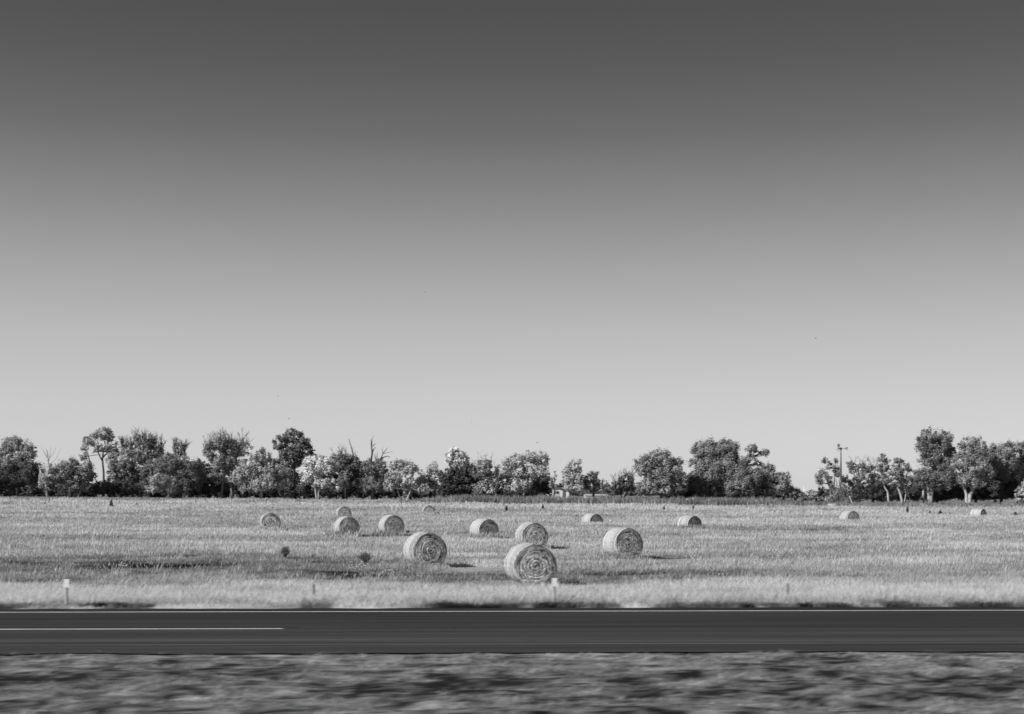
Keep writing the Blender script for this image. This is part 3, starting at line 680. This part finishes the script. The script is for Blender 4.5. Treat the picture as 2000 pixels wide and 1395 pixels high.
T('small dark cone shaped conifer left of the windmill base', [(1604, 962, 6, 12), (1604, 975, 11, 10)], 234, .06, name='conifer', cat='conifer', dens=1.1, group='dark conifers')
T('brushy shrub growing through the windmill legs', [(1640, 965, 14, 18), (1628, 975, 14, 10), (1652, 975, 10, 12)], 229, .18, name='shrub', cat='shrub', dens=.5, twigs=14, group='pale low shrubs')
T('loose tree right of the windmill with twiggy bare top', [(1660, 908, 8, 8), (1670, 918, 10, 9), (1682, 910, 8, 7), (1692, 922, 12, 9), (1655, 938, 12, 12), (1678, 935, 14, 9), (1700, 915, 9, 9), (1665, 950, 14, 10), (1705, 935, 12, 12)], 240, .16, size=.28, dens=.8, bark=M_barkm, twigs=16, bare=[([(1684, 915), (1685, 900), (1690, 888)], .08), ([(1685, 905), (1695, 898), (1700, 890)], .06), ([(1685, 903), (1678, 896), (1675, 890)], .05)])
T('black evergreen mass right of the leaning post', [(1690, 962, 22, 20), (1715, 950, 22, 26), (1725, 970, 24, 14), (1670, 975, 12, 9)], 236, .045, name='conifer', cat='conifer', dens=1.2, size=.26, group='dark conifers')
T('slim tree with a pale trunk curving left', [(1722, 897, 9, 10), (1734, 900, 6, 9), (1716, 915, 10, 10), (1732, 915, 10, 10), (1724, 935, 14, 12)], 231, .16, size=.27, dens=.8, bark=M_bark, trunks=[([(1737, None), (1734, 960), (1727, 946), (1722, 930)], .17)])
T('slim tree with a thicker leaning trunk, right of the curving one', [(1755, 900, 9, 10), (1765, 915, 16, 14), (1750, 922, 14, 14), (1768, 935, 16, 14), (1748, 940, 13, 12)], 230, .14, size=.27, dens=.95, bark=M_bark, trunks=[([(1763, None), (1759, 965), (1753, 948), (1752, 930)], .2), ([(1765, None), (1770, 965), (1766, 945)], .12)])
T('tallest tree of the right end, high crown over several pale stems', [(1812, 856, 20, 18), (1842, 855, 18, 17), (1828, 875, 32, 18), (1800, 868, 12, 14), (1858, 885, 14, 16), (1820, 900, 24, 20), (1845, 910, 26, 20), (1805, 935, 22, 22), (1840, 940, 28, 22)], 236, .14, size=.28, dens=.95, bark=M_bark, trunks=[([(1815, None), (1813, 955), (1808, 935), (1800, 908)], .3), ([(1818, None), (1822, 950), (1826, 910), (1828, 880)], .34), ([(1805, None), (1804, 955), (1800, 935)], .2)])
T('spreading tree on a thick pale forked trunk', [(1890, 868, 22, 16), (1912, 865, 14, 14), (1900, 885, 30, 18), (1878, 905, 22, 20), (1908, 912, 28, 22), (1895, 940, 26, 18), (1925, 925, 20, 20)], 230, .19, size=.27, dens=.85, bark=M_bark, trunks=[([(1891, None), (1895, 968), (1902, 955), (1907, 930)], .42), ([(1890, None), (1888, 965), (1878, 935)], .3), ([(1900, 958), (1880, 920), (1895, 895), (1906, 885)], .15)], bare=[([(1924, 920), (1928, 913), (1936, 910)], .2), ([(1930, 915), (1937, 925), (1937, 935)], .08)])
T('broad dense crown between the forked trunk tree and the right edge', [(1945, 885, 24, 18), (1968, 885, 20, 20), (1955, 905, 34, 22), (1975, 925, 26, 22), (1940, 925, 26, 22)], 235, .15, size=.28, dens=1.0)
T('dark crown cut by the right edge of the photo', [(1996, 875, 14, 16), (2010, 890, 20, 24), (2000, 920, 26, 28), (2030, 910, 30, 40)], 237, .14, size=.28, dens=1.0)
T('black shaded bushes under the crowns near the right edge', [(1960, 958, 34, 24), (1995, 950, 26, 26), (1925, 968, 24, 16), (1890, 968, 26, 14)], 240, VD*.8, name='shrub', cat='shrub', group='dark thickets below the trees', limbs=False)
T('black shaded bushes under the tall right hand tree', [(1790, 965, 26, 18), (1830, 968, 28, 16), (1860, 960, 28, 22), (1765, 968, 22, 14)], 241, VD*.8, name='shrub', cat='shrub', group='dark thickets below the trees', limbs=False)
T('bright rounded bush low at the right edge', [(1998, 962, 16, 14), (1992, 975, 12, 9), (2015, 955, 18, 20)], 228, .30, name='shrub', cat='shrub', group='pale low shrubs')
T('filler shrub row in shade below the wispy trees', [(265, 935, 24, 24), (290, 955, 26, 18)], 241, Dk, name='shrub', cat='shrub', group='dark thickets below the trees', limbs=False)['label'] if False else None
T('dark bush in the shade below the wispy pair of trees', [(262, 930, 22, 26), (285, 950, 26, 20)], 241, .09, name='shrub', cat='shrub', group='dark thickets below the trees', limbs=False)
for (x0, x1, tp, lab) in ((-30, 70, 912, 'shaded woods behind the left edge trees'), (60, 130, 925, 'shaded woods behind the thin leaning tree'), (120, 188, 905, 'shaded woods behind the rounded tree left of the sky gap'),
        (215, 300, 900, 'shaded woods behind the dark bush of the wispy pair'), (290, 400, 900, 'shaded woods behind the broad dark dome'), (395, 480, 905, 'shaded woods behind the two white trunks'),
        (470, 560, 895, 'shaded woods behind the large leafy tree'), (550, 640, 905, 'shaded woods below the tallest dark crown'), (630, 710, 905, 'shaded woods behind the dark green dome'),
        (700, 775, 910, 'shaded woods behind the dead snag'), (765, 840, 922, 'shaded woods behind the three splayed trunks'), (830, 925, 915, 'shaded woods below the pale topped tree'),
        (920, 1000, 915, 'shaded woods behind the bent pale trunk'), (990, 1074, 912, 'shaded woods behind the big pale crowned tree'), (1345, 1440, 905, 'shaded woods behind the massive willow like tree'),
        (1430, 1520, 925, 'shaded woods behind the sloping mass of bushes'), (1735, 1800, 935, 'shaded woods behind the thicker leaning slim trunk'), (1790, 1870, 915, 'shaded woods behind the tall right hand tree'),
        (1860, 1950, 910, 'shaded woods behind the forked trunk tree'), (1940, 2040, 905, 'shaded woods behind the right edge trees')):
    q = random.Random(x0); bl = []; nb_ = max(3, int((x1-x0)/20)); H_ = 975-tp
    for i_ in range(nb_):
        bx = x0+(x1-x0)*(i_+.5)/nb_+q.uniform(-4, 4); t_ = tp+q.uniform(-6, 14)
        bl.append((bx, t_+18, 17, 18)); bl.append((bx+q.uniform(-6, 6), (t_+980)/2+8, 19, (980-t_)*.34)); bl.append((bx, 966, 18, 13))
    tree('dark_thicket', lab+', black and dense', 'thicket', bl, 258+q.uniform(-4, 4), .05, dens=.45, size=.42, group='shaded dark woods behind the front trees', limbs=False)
print('LEAVES', LEAFTOT)

# far wood seen through the gaps
r = np.random.default_rng(5); b3 = []
for px in range(-100, 2150, 16):
    d = 560+r.uniform(-30, 30); x, y = at(px+r.uniform(-6, 6), d); zt = float(terrain(x, y)); hgt = r.uniform(2.2, 4.2)*(1.0 if not 1560 < px < 1600 else .6)
    b3.append(((x, y, zt+hgt*.45), (r.uniform(2.5, 4), 3, hgt*.6)))
co, tv, _ = leaves(b3, .8, .13, .9, 77, -5)
nq = len(co)//4
tag(mesh_np('distant_wood', co, np.arange(nq*4), np.full(nq, 4), M_leaf, attr=tv), 'low distant wood seen through the gaps of the tree line', 'wood', kind='stuff')

# ------------------------------------------------------------------ buildings behind the trees
def house():
    d = 300; x0, y0 = at(1070, d); x1, _ = at(1113, d); g0 = float(terrain(x0, y0))
    r_ = empty('farmhouse', (x0, y0, g0)); tag(r_, 'white gabled farmhouse wall with one dark window, half hidden behind the trees', 'house')
    wl = x1-x0; he = zz(959, d)-g0; hp = zz(952.5, d)-g0; dep = 8; xp = wl*.36
    m = MB(); v = [(0,0,-.3),(wl,0,-.3),(wl,0,he),(xp,0,hp),(0,0,he*1.0),(0,dep,-.3),(wl,dep,-.3),(wl,dep,he),(xp,dep,hp),(0,dep,he)]
    m.add(v, [(0,1,2,3,4),(5,9,8,7,6),(0,5,6,1),(1,6,7,2),(0,4,9,5)]); m.build('wall', M_white, r_)
    m = MB()
    for a, b in (((-.4, he-.08), (xp, hp+.06)), ((xp, hp+.06), (wl+.4, he-.08))):
        v = [(a[0],-.4,a[1]),(b[0],-.4,b[1]),(b[0],dep+.4,b[1]),(a[0],dep+.4,a[1])]
        v += [(p[0],p[1],p[2]+.14) for p in v]
        m.add(v, [(0,3,2,1),(4,5,6,7),(0,1,5,4),(1,2,6,5),(2,3,7,6),(3,0,4,7)])
    m.build('roof', M_roof, r_)
    wx0, wx1 = at(1080.5, d)[0]-x0, at(1092, d)[0]-x0; wz0, wz1 = zz(965, d)-g0, zz(959.5, d)-g0
    m = MB(); t = .08
    m.box((wx0-t, -.06, wz0-t), (wx1+t, -.003, wz0)); m.box((wx0-t, -.06, wz1), (wx1+t, -.003, wz1+t))
    m.box((wx0-t, -.06, wz0), (wx0, -.003, wz1)); m.box((wx1, -.06, wz0), (wx1+t, -.003, wz1)); m.box(((wx0+wx1)/2-.03, -.05, wz0), ((wx0+wx1)/2+.03, -.003, wz1))
    f = m.build('window', M_white, r_)
    m = MB(); m.box((wx0+.003, -.03, wz0+.003), (wx1-.003, -.005, wz1-.003)); m.build('pane', M_glass, f)
    dx = at(1102, d)[0]-x0; m = MB(); m.box((dx-.35, -.03, 0), (dx+.35, -.003, zz(958.5, d)-g0)); dr = m.build('door', M_wood, r_)
    m = MB(); m.box((dx+.22, -.08, 1.0), (dx+.28, -.033, 1.1)); m.build('handle', M_steel, dr)
house()
def shed():
    d = 285; x0, y0 = at(1143, d); x1, _ = at(1187, d); g0 = float(terrain(x0, y0)); h = zz(967.5, d)-g0; L = x1-x0
    r_ = empty('shed', (x0, y0, g0)); tag(r_, 'long low white shed behind the small round topped tree', 'shed')
    m = MB(); m.box((0, 0, -.3), (L, 3, h-.1)); m.build('wall', M_white, r_)
    m = MB(); v = [(-.15,-.15,h-.1),(L+.15,-.15,h-.1),(L+.15,1.5,h+.25),(-.15,1.5,h+.25),(L+.15,3.15,h-.1),(-.15,3.15,h-.1)]
    m.add(v, [(0,1,2,3),(3,2,4,5),(1,4,2),(0,3,5),(0,5,4,1)]); m.build('roof', M_vane, r_)
    m = MB(); m.box((L*.6, -.05, 0), (L*.6+.8, -.003, h-.25)); m.build('door', M_wood, r_)
shed()

# ------------------------------------------------------------------ windmill
def windmill():
    d = 224; x, y = at(1642.5, d); g0 = float(terrain(x, y)); r_ = empty('windmill', (x, y, g0), R(12))
    tag(r_, 'old steel farm windmill on a lattice tower, tail vane pointing right', 'windmill')
    H = zz(884, d)-g0; b = .52; t = .035
    for i, (sx_, sy_) in enumerate(((-1, -1), (1, -1), (1, 1), (-1, 1))):
        m = MB(); m.tube([(sx_*b, sy_*b, -.1), (sx_*(b*.16+t*.84), sy_*(b*.16+t*.84), H*.5), (sx_*t, sy_*t, H)], [.04, .035, .03], 5); m.build('leg', M_steel, r_)
    m = MB(); n = 7; cs = ((-1, -1), (1, -1), (1, 1), (-1, 1))
    def wd(z): q = z/H; return (b+(t-b)*(q*2*.84 if q < .5 else .84+(q-.5)*2*.16))
    for k in range(n+1):
        z = H*(.08+.86*k/n); a = wd(z)
        for j in range(4):
            p, q = cs[j], cs[(j+1) % 4]; m.tube([(p[0]*a, p[1]*a, z), (q[0]*a, q[1]*a, z)], [.022, .022], 4)
            if k < n:
                z2 = H*(.08+.86*(k+1)/n); a2 = wd(z2); m.tube([(p[0]*a, p[1]*a, z), (q[0]*a2, q[1]*a2, z2)], [.018, .018], 4)
    m.build('brace', M_steel, r_)
    m = MB(); m.tube([(0, 0, .2), (0, 0, H)], [.035, .035], 5); m.build('pump_rod', M_steel, r_)
    zt = zz(876, d)-g0
    m = MB(); m.tube([(0, 0, H-.05), (0, 0, zt-.2)], [.08, .08], 8); m.box((-.16, -.12, zt-.2), (.14, .12, zt+.14)); m.build('gearbox', M_steel, r_)
    m = MB(); rw = .72; xw = -.42
    ring = [(xw, math.cos(a)*rw*.62, zt+math.sin(a)*rw*.62) for a in [2*math.pi*i/20 for i in range(21)]]
    m.tube(ring, [.018]*21, 4, False); m.tube([(xw-.08, 0, zt), (-.2, 0, zt)], [.09, .07], 8)
    hub = m.build('wheel', M_steel, r_)
    for a in (62, 78, 94, 110, 126, 200, 262, 285, 340):
        m = MB(); a = R(a); c, s = math.cos(a), math.sin(a); tw = .10
        def P(rr, w, off): return (xw+off, c*rr-s*w, zt+s*rr+c*w)
        m.add([P(.18, -.04, -.02), P(.18, .04, .03), P(rw, .10, tw/2), P(rw, -.10, -tw/2), P(.18, -.04, -.005), P(.18, .04, .045), P(rw, .10, tw/2+.015), P(rw, -.10, -tw/2+.015)],
              [(0,1,2,3),(4,7,6,5),(0,4,5,1),(1,5,6,2),(2,6,7,3),(3,7,4,0)]); m.build('blade', M_steel, hub)
    x1, x2 = (1650-1642.5)/FPX*d, (1657.5-1642.5)/FPX*d
    m = MB(); m.tube([(.2, 0, zt), (x1+.05, 0, zt)], [.022, .018], 5); m.tube([(.2, 0, zt-.12), (x1, 0, zt-.02)], [.015, .015], 4); m.build('tail_boom', M_vane, r_)
    m = MB(); h1, h2 = .06, .30; v = [(x1,-.01,zt-h1),(x2,-.01,zt-h2),(x2-.1,-.01,zt),(x2,-.01,zt+h2),(x1,-.01,zt+h1)]; v += [(a, .01, c) for a, _, c in v]
    m.add(v, [(0,1,2,3,4),(9,8,7,6,5)]+[(i, i+5, (i+1) % 5+5, (i+1) % 5) for i in range(5)]); m.build('tail_vane', M_vane, r_)
windmill()
def tank():
    d = 219; x, y = at(1628, d); g0 = float(terrain(x, y)); r_ = empty('stock_tank', (x, y, g0)); tag(r_, 'low round pale stock tank in the grass at the windmill base', 'tank')
    m = MB(); k = 24; ri = .85; v = []; f = []
    for z, q in ((-.1, ri), (.52, ri), (.52, ri-.06), (.25, ri-.06)):
        v += [(math.cos(2*math.pi*i/k)*q, math.sin(2*math.pi*i/k)*q, z) for i in range(k)]
    for l in range(3): f += [(l*k+i, l*k+(i+1) % k, (l+1)*k+(i+1) % k, (l+1)*k+i) for i in range(k)]
    m.add(v, f); m.build('wall', M_vane, r_)
    m = MB(); m.add([(math.cos(2*math.pi*i/k)*(ri-.055), math.sin(2*math.pi*i/k)*(ri-.055), .42) for i in range(k)], [tuple(range(k))]); m.build('water_surface', M_glass, r_)
tank()

# ------------------------------------------------------------------ posts, fences, markers
def post(name, lab, cat, px, d, top_py, rr, m, grp=None, px2=None, foot=.3):
    x, y = at(px, d); g0 = float(terrain(x, y)); h = zz(top_py, d)-g0
    dx = 0 if px2 is None else (px2-px)/FPX*d
    mb = MB(); mb.tube([(0, 0, -foot), (dx*.5, .02, h*.5), (dx, 0, h-.03), (dx, 0, h)], [rr*1.1, rr, rr*.95, rr*.6], 8)
    o = mb.build(name, m); o.location = (x, y, g0); tag(o, lab, cat, grp); return o
post('gate_post', 'white post below the big rounded tree, left of the pair', 'post', 1342, 221, 974, .085, M_white, 'pair of white posts')
post('gate_post', 'white post below the big rounded tree, right of the pair', 'post', 1354, 221, 972, .075, M_white, 'pair of white posts')
post('leaning_post', 'pale post leaning left beside the windmill', 'post', 1668, 221, 969, .10, M_bark, px2=1659)
post('old_post', 'short grey stump of a post right of the massive tree', 'post', 1468, 222, 978, .12, M_barkm)
M_stub = mat('weathered_grey_stub', .24)
for px, tp, lab in ((612, 1132, 'dark roadside post stub in the pale grass left of centre'), (1538, 1131, 'dark roadside post stub in the pale grass right of the bales')):
    post('wooden_post', lab, 'post', px, 33.2, tp+8, .04, M_stub, 'dark roadside post stubs')
# thin wire fence across the top of the field
FP = [20, 96, 168, 233, 310, 382, 452, 520, 585, 660, 738, 784, 904, 972, 1032, 1098, 1158, 1254, 1270, 1326, 1392, 1458, 1532, 1600, 1680, 1758, 1830, 1900, 1975]
xf, yf = at(1000, 208); fr = empty('wire_fence', (xf, yf, float(terrain(xf, yf)))); tag(fr, 'thin post and wire fence along the top of the hay field', 'fence')
mt = []
for i, px in enumerate(FP):
    d = 208; x, y = at(px, d); z = float(terrain(x, y)); h = 1.15+.12*math.sin(i*2.3)
    m = MB(); m.tube([(x-xf, y-yf, z-.3-fr.location.z), (x-xf+.02*math.sin(i), y-yf, z+h-fr.location.z)], [.045, .04], 5); m.build('post', M_wood, fr)
    mt.append((x-xf, y-yf, z-fr.location.z))
for hh_ in (.5, .95):
    m = MB(); m.tube([(a, b, c+hh_) for a, b, c in mt], [.004]*len(mt), 3, False); m.build('wire', M_steel, fr)
def marker(px, d, top, lab):
    x, y = at(px, d); g0 = float(terrain(x, y)); r_ = empty('road_marker', (x, y, g0)); tag(r_, lab, 'marker post', 'white topped road markers')
    h = zz(top, d)-g0; w_ = 10.5/FPX*d; ph = 16.5/FPX*d
    m = MB(); m.tube([(-.01, .012, -.3), (-.012, .012, h-.02)], [.038, .038], 6); m.build('post', M_marker, r_)
    m = MB(); m.box((-w_/2, -.034, h-ph), (w_/2, -.026, h)); m.build('plate', M_white, r_)
M_marker = mat('grey_marker_post', .42, .6, .15, (4, 4, 4))
marker(130.5, 30.6, 1131, 'white topped road marker at the left, standing tall at the far edge of the road')
marker(1083, 31.3, 1129, 'white topped road marker right in front of the largest hay bale')

# ------------------------------------------------------------------ small plants in the field
GS = 'small dark seedling conifers in the field'
def seedling(px, d, hpx, wpx, lab, tn_=.045):
    x, y = at(px, d); g0 = float(terrain(x, y)); h = hpx/FPX*d; w_ = wpx/FPX*d
    r_ = empty('seedling_conifer', (x, y, g0)); tag(r_, lab, 'conifer', GS)
    q = np.random.default_rng(int(px)); n = int(260); t = q.uniform(0, 1, n)**.8; a = q.uniform(0, 2*math.pi, n); rr = (1-t)*w_/2*q.uniform(.5, 1.1, n)+.03
    P = np.stack([np.cos(a)*rr+t*.05*w_, np.sin(a)*rr, t*h+.05], -1); s = .10
    A = q.normal(0, 1, P.shape); A /= np.linalg.norm(A, axis=1)[:, None]; Bv = np.cross(A, q.normal(0, 1, P.shape)); Bv /= np.linalg.norm(Bv, axis=1)[:, None]
    co = np.stack([P-A*s, P-Bv*s*.5, P+A*s, P+Bv*s*.5], 1).reshape(-1, 3)
    mesh_np('crown', co, np.arange(n*4), np.full(n, 4), M_leaf, r_, attr=np.full(n*4, tn_))
    m = MB(); m.tube([(0, 0, -.1), (0, 0, h*.9)], [.04, .01], 5); m.build('trunk', M_barkd, r_)
for a in ((217, 196, 15, 10, 'largest dark seedling conifer, at the left of the far field'), (989, 196, 9, 6.5, 'small dark seedling conifer at the middle of the far field'),
          (1060, 202, 8, 6, 'dark seedling conifer far behind the large bales, right of the middle one'), (1297, 200, 6.5, 4.5, 'dark seedling conifer left of the two white posts'),
          (1772, 196, 12, 6, 'upright dark seedling conifer below the leaning slim trees'), (1836, 192, 8, 11, 'wide low dark seedling conifer left of the far right bale'),
          (1983, 190, 7, 9, 'low dark seedling conifer at the right edge'), (88, 204, 5, 5, 'tiny dark seedling conifer below the thin leaning tree'),
          (267, 203, 5, 5, 'tiny dark seedling conifer right of the largest seedling'), (1816, 194, 5, 4, 'tiny dark seedling conifer left of the wide low one')):
    seedling(*a)
def weed_bush(px, d, hpx, wpx, lab, tn_, dens):
    x, y = at(px, d); g0 = float(terrain(x, y)); h = hpx/FPX*d; w_ = wpx/FPX*d
    r_ = empty('weed_bush', (x, y, g0)); tag(r_, lab, 'bush', 'loose twiggy bushes in the field'); q = random.Random(px)
    m = MB()
    for k in range(int(110*dens)):
        a = q.uniform(0, 2*math.pi); e = q.uniform(.1, 1); L = q.uniform(.6, 1)
        p1 = Vector((math.cos(a)*w_*.5*e*L, math.sin(a)*w_*.5*e*L, h*L*(1-.35*e*e)))
        m.tube([(0, 0, -.03), p1*.5+Vector((0, 0, h*.08)), p1], [.010, .008, .004], 3, False)
        for j in range(3):
            p2 = p1*.75+Vector((q.gauss(0, .09), q.gauss(0, .09), q.uniform(.02, .16))); m.tube([p1*.6, p2], [.007, .003], 3, False)
    m.build('branches', M_wood, r_)
    n = int(190*dens); Q = np.random.default_rng(px); u = Q.normal(0, 1, (n, 3)); u /= np.linalg.norm(u, axis=1)[:, None]; u *= Q.uniform(.3, 1, n)[:, None]**.6
    ce = Q.normal(0, 1, (4, 3))*np.array([w_*.30, w_*.30, h*.16]); u = u*np.array([.62, .62, .75])+ce[Q.integers(0, 4, n)]/np.array([w_*.5, w_*.5, h*.5]); P = u*np.array([w_*.5, w_*.5, h*.5])+np.array([0, 0, h*.34]); P[:, 2] = np.abs(P[:, 2]); s = .022
    A = Q.normal(0, 1, P.shape); A /= np.linalg.norm(A, axis=1)[:, None]; Bv = np.cross(A, Q.normal(0, 1, P.shape)); Bv /= np.linalg.norm(Bv, axis=1)[:, None]
    co = np.stack([P-A*s, P-Bv*s*.5, P+A*s, P+Bv*s*.5], 1).reshape(-1, 3)
    mesh_np('leaves', co, np.arange(n*4), np.full(n, 4), M_leaf, r_, attr=np.full(n*4, tn_))
weed_bush(557, 68, 27, 27, 'dark twiggy bush standing in the grass at the left', .13, 1)
weed_bush(713, 63, 27, 42, 'loose grey twiggy bush between the dark bush and the second largest bale', .24, .8)
weed_bush(797, 105, 9, 9, 'little dark bush beside the bale with double hoops', .07, .5)
weed_bush(1354, 200, 13, 7, 'thin pale bush below the right white post', .25, .5)
# pale seed heads in small clusters over the field
n = 900; cl = np.array([(1130, 95), (1140, 93), (1170, 93), (1230, 72), (1190, 60), (1345, 62), (1350, 60), (1520, 64), (560, 100), (600, 88), (1260, 66), (1420, 60), (1900, 88), (700, 55), (760, 52), (1560, 98), (1480, 58), (240, 55)])
ci = rng.integers(0, len(cl), n); px = cl[ci, 0]+rng.normal(0, 9, n); d = cl[ci, 1]+rng.normal(0, 1.2, n)
x = FW[0]*d+RT[0]*((px-1000)/FPX*d); y = FW[1]*d+RT[1]*((px-1000)/FPX*d); z = terrain(x, y)+rng.uniform(.25, .5, n)
P = np.stack([x, y, z], -1); s = .022
A = rng.normal(0, 1, P.shape); A /= np.linalg.norm(A, axis=1)[:, None]; Bv = np.cross(A, rng.normal(0, 1, P.shape)); Bv /= np.linalg.norm(Bv, axis=1)[:, None]
co = np.stack([P-A*s, P-Bv*s, P+A*s, P+Bv*s], 1).reshape(-1, 3)
tag(mesh_np('seed_heads', co, np.arange(n*4), np.full(n, 4), M_grass, attr=np.full(n*4, .66)), 'scattered white seed heads of weeds in the field', 'seed heads', kind='stuff')

# ------------------------------------------------------------------ birds
def bird(px, py, d, lab, span, tilt):
    x, y = at(px, d); r_ = empty('bird', (x, y, zz(py, d)), tilt); tag(r_, lab, 'bird', 'tiny dark birds in the sky')
    m = MB(); m.tube([(-.16, 0, 0), (-.10, 0, .01), (0, 0, .02), (.12, 0, .01), (.24, 0, 0)], [.01, .045, .06, .035, .012], 7); m.build('body', M_barkd, r_, True)
    for s in (-1, 1):
        m = MB(); v = [(-.07, s*.03, .03), (.07, s*.03, .03), (.06, s*span*.28, .10), (-.05, s*span*.28, .10), (.05, s*span*.5, .05), (.0, s*span*.5, .05)]
        v += [(a, b, c+.012) for a, b, c in v]
        m.add(v, [(0,1,2,3),(3,2,4,5),(6,9,8,7),(9,11,10,8),(0,3,9,6),(3,5,11,9),(1,7,8,2),(2,8,10,4),(4,10,11,5),(0,6,7,1)]); m.build('wing', M_barkd, r_)
    r_.scale = (.5, .5, .5)
for a in ((831, 571, 150, 'highest tiny bird, alone in the open sky left of centre', .6, 1.2), (1593, 661, 150, 'tiny bird in the sky at the right', .5, .5), (543, 774, 170, 'tiny bird above and left of the tallest dark crown', .5, .9),
          (564, 818, 165, 'tiny bird just over the tallest dark crown', .5, .4), (921, 826, 170, 'tiny bird above the pale topped tree', .5, 1.4), (1049, 865, 165, 'tiny bird over the big pale crowned centre tree', .6, .7)):
    bird(*a)
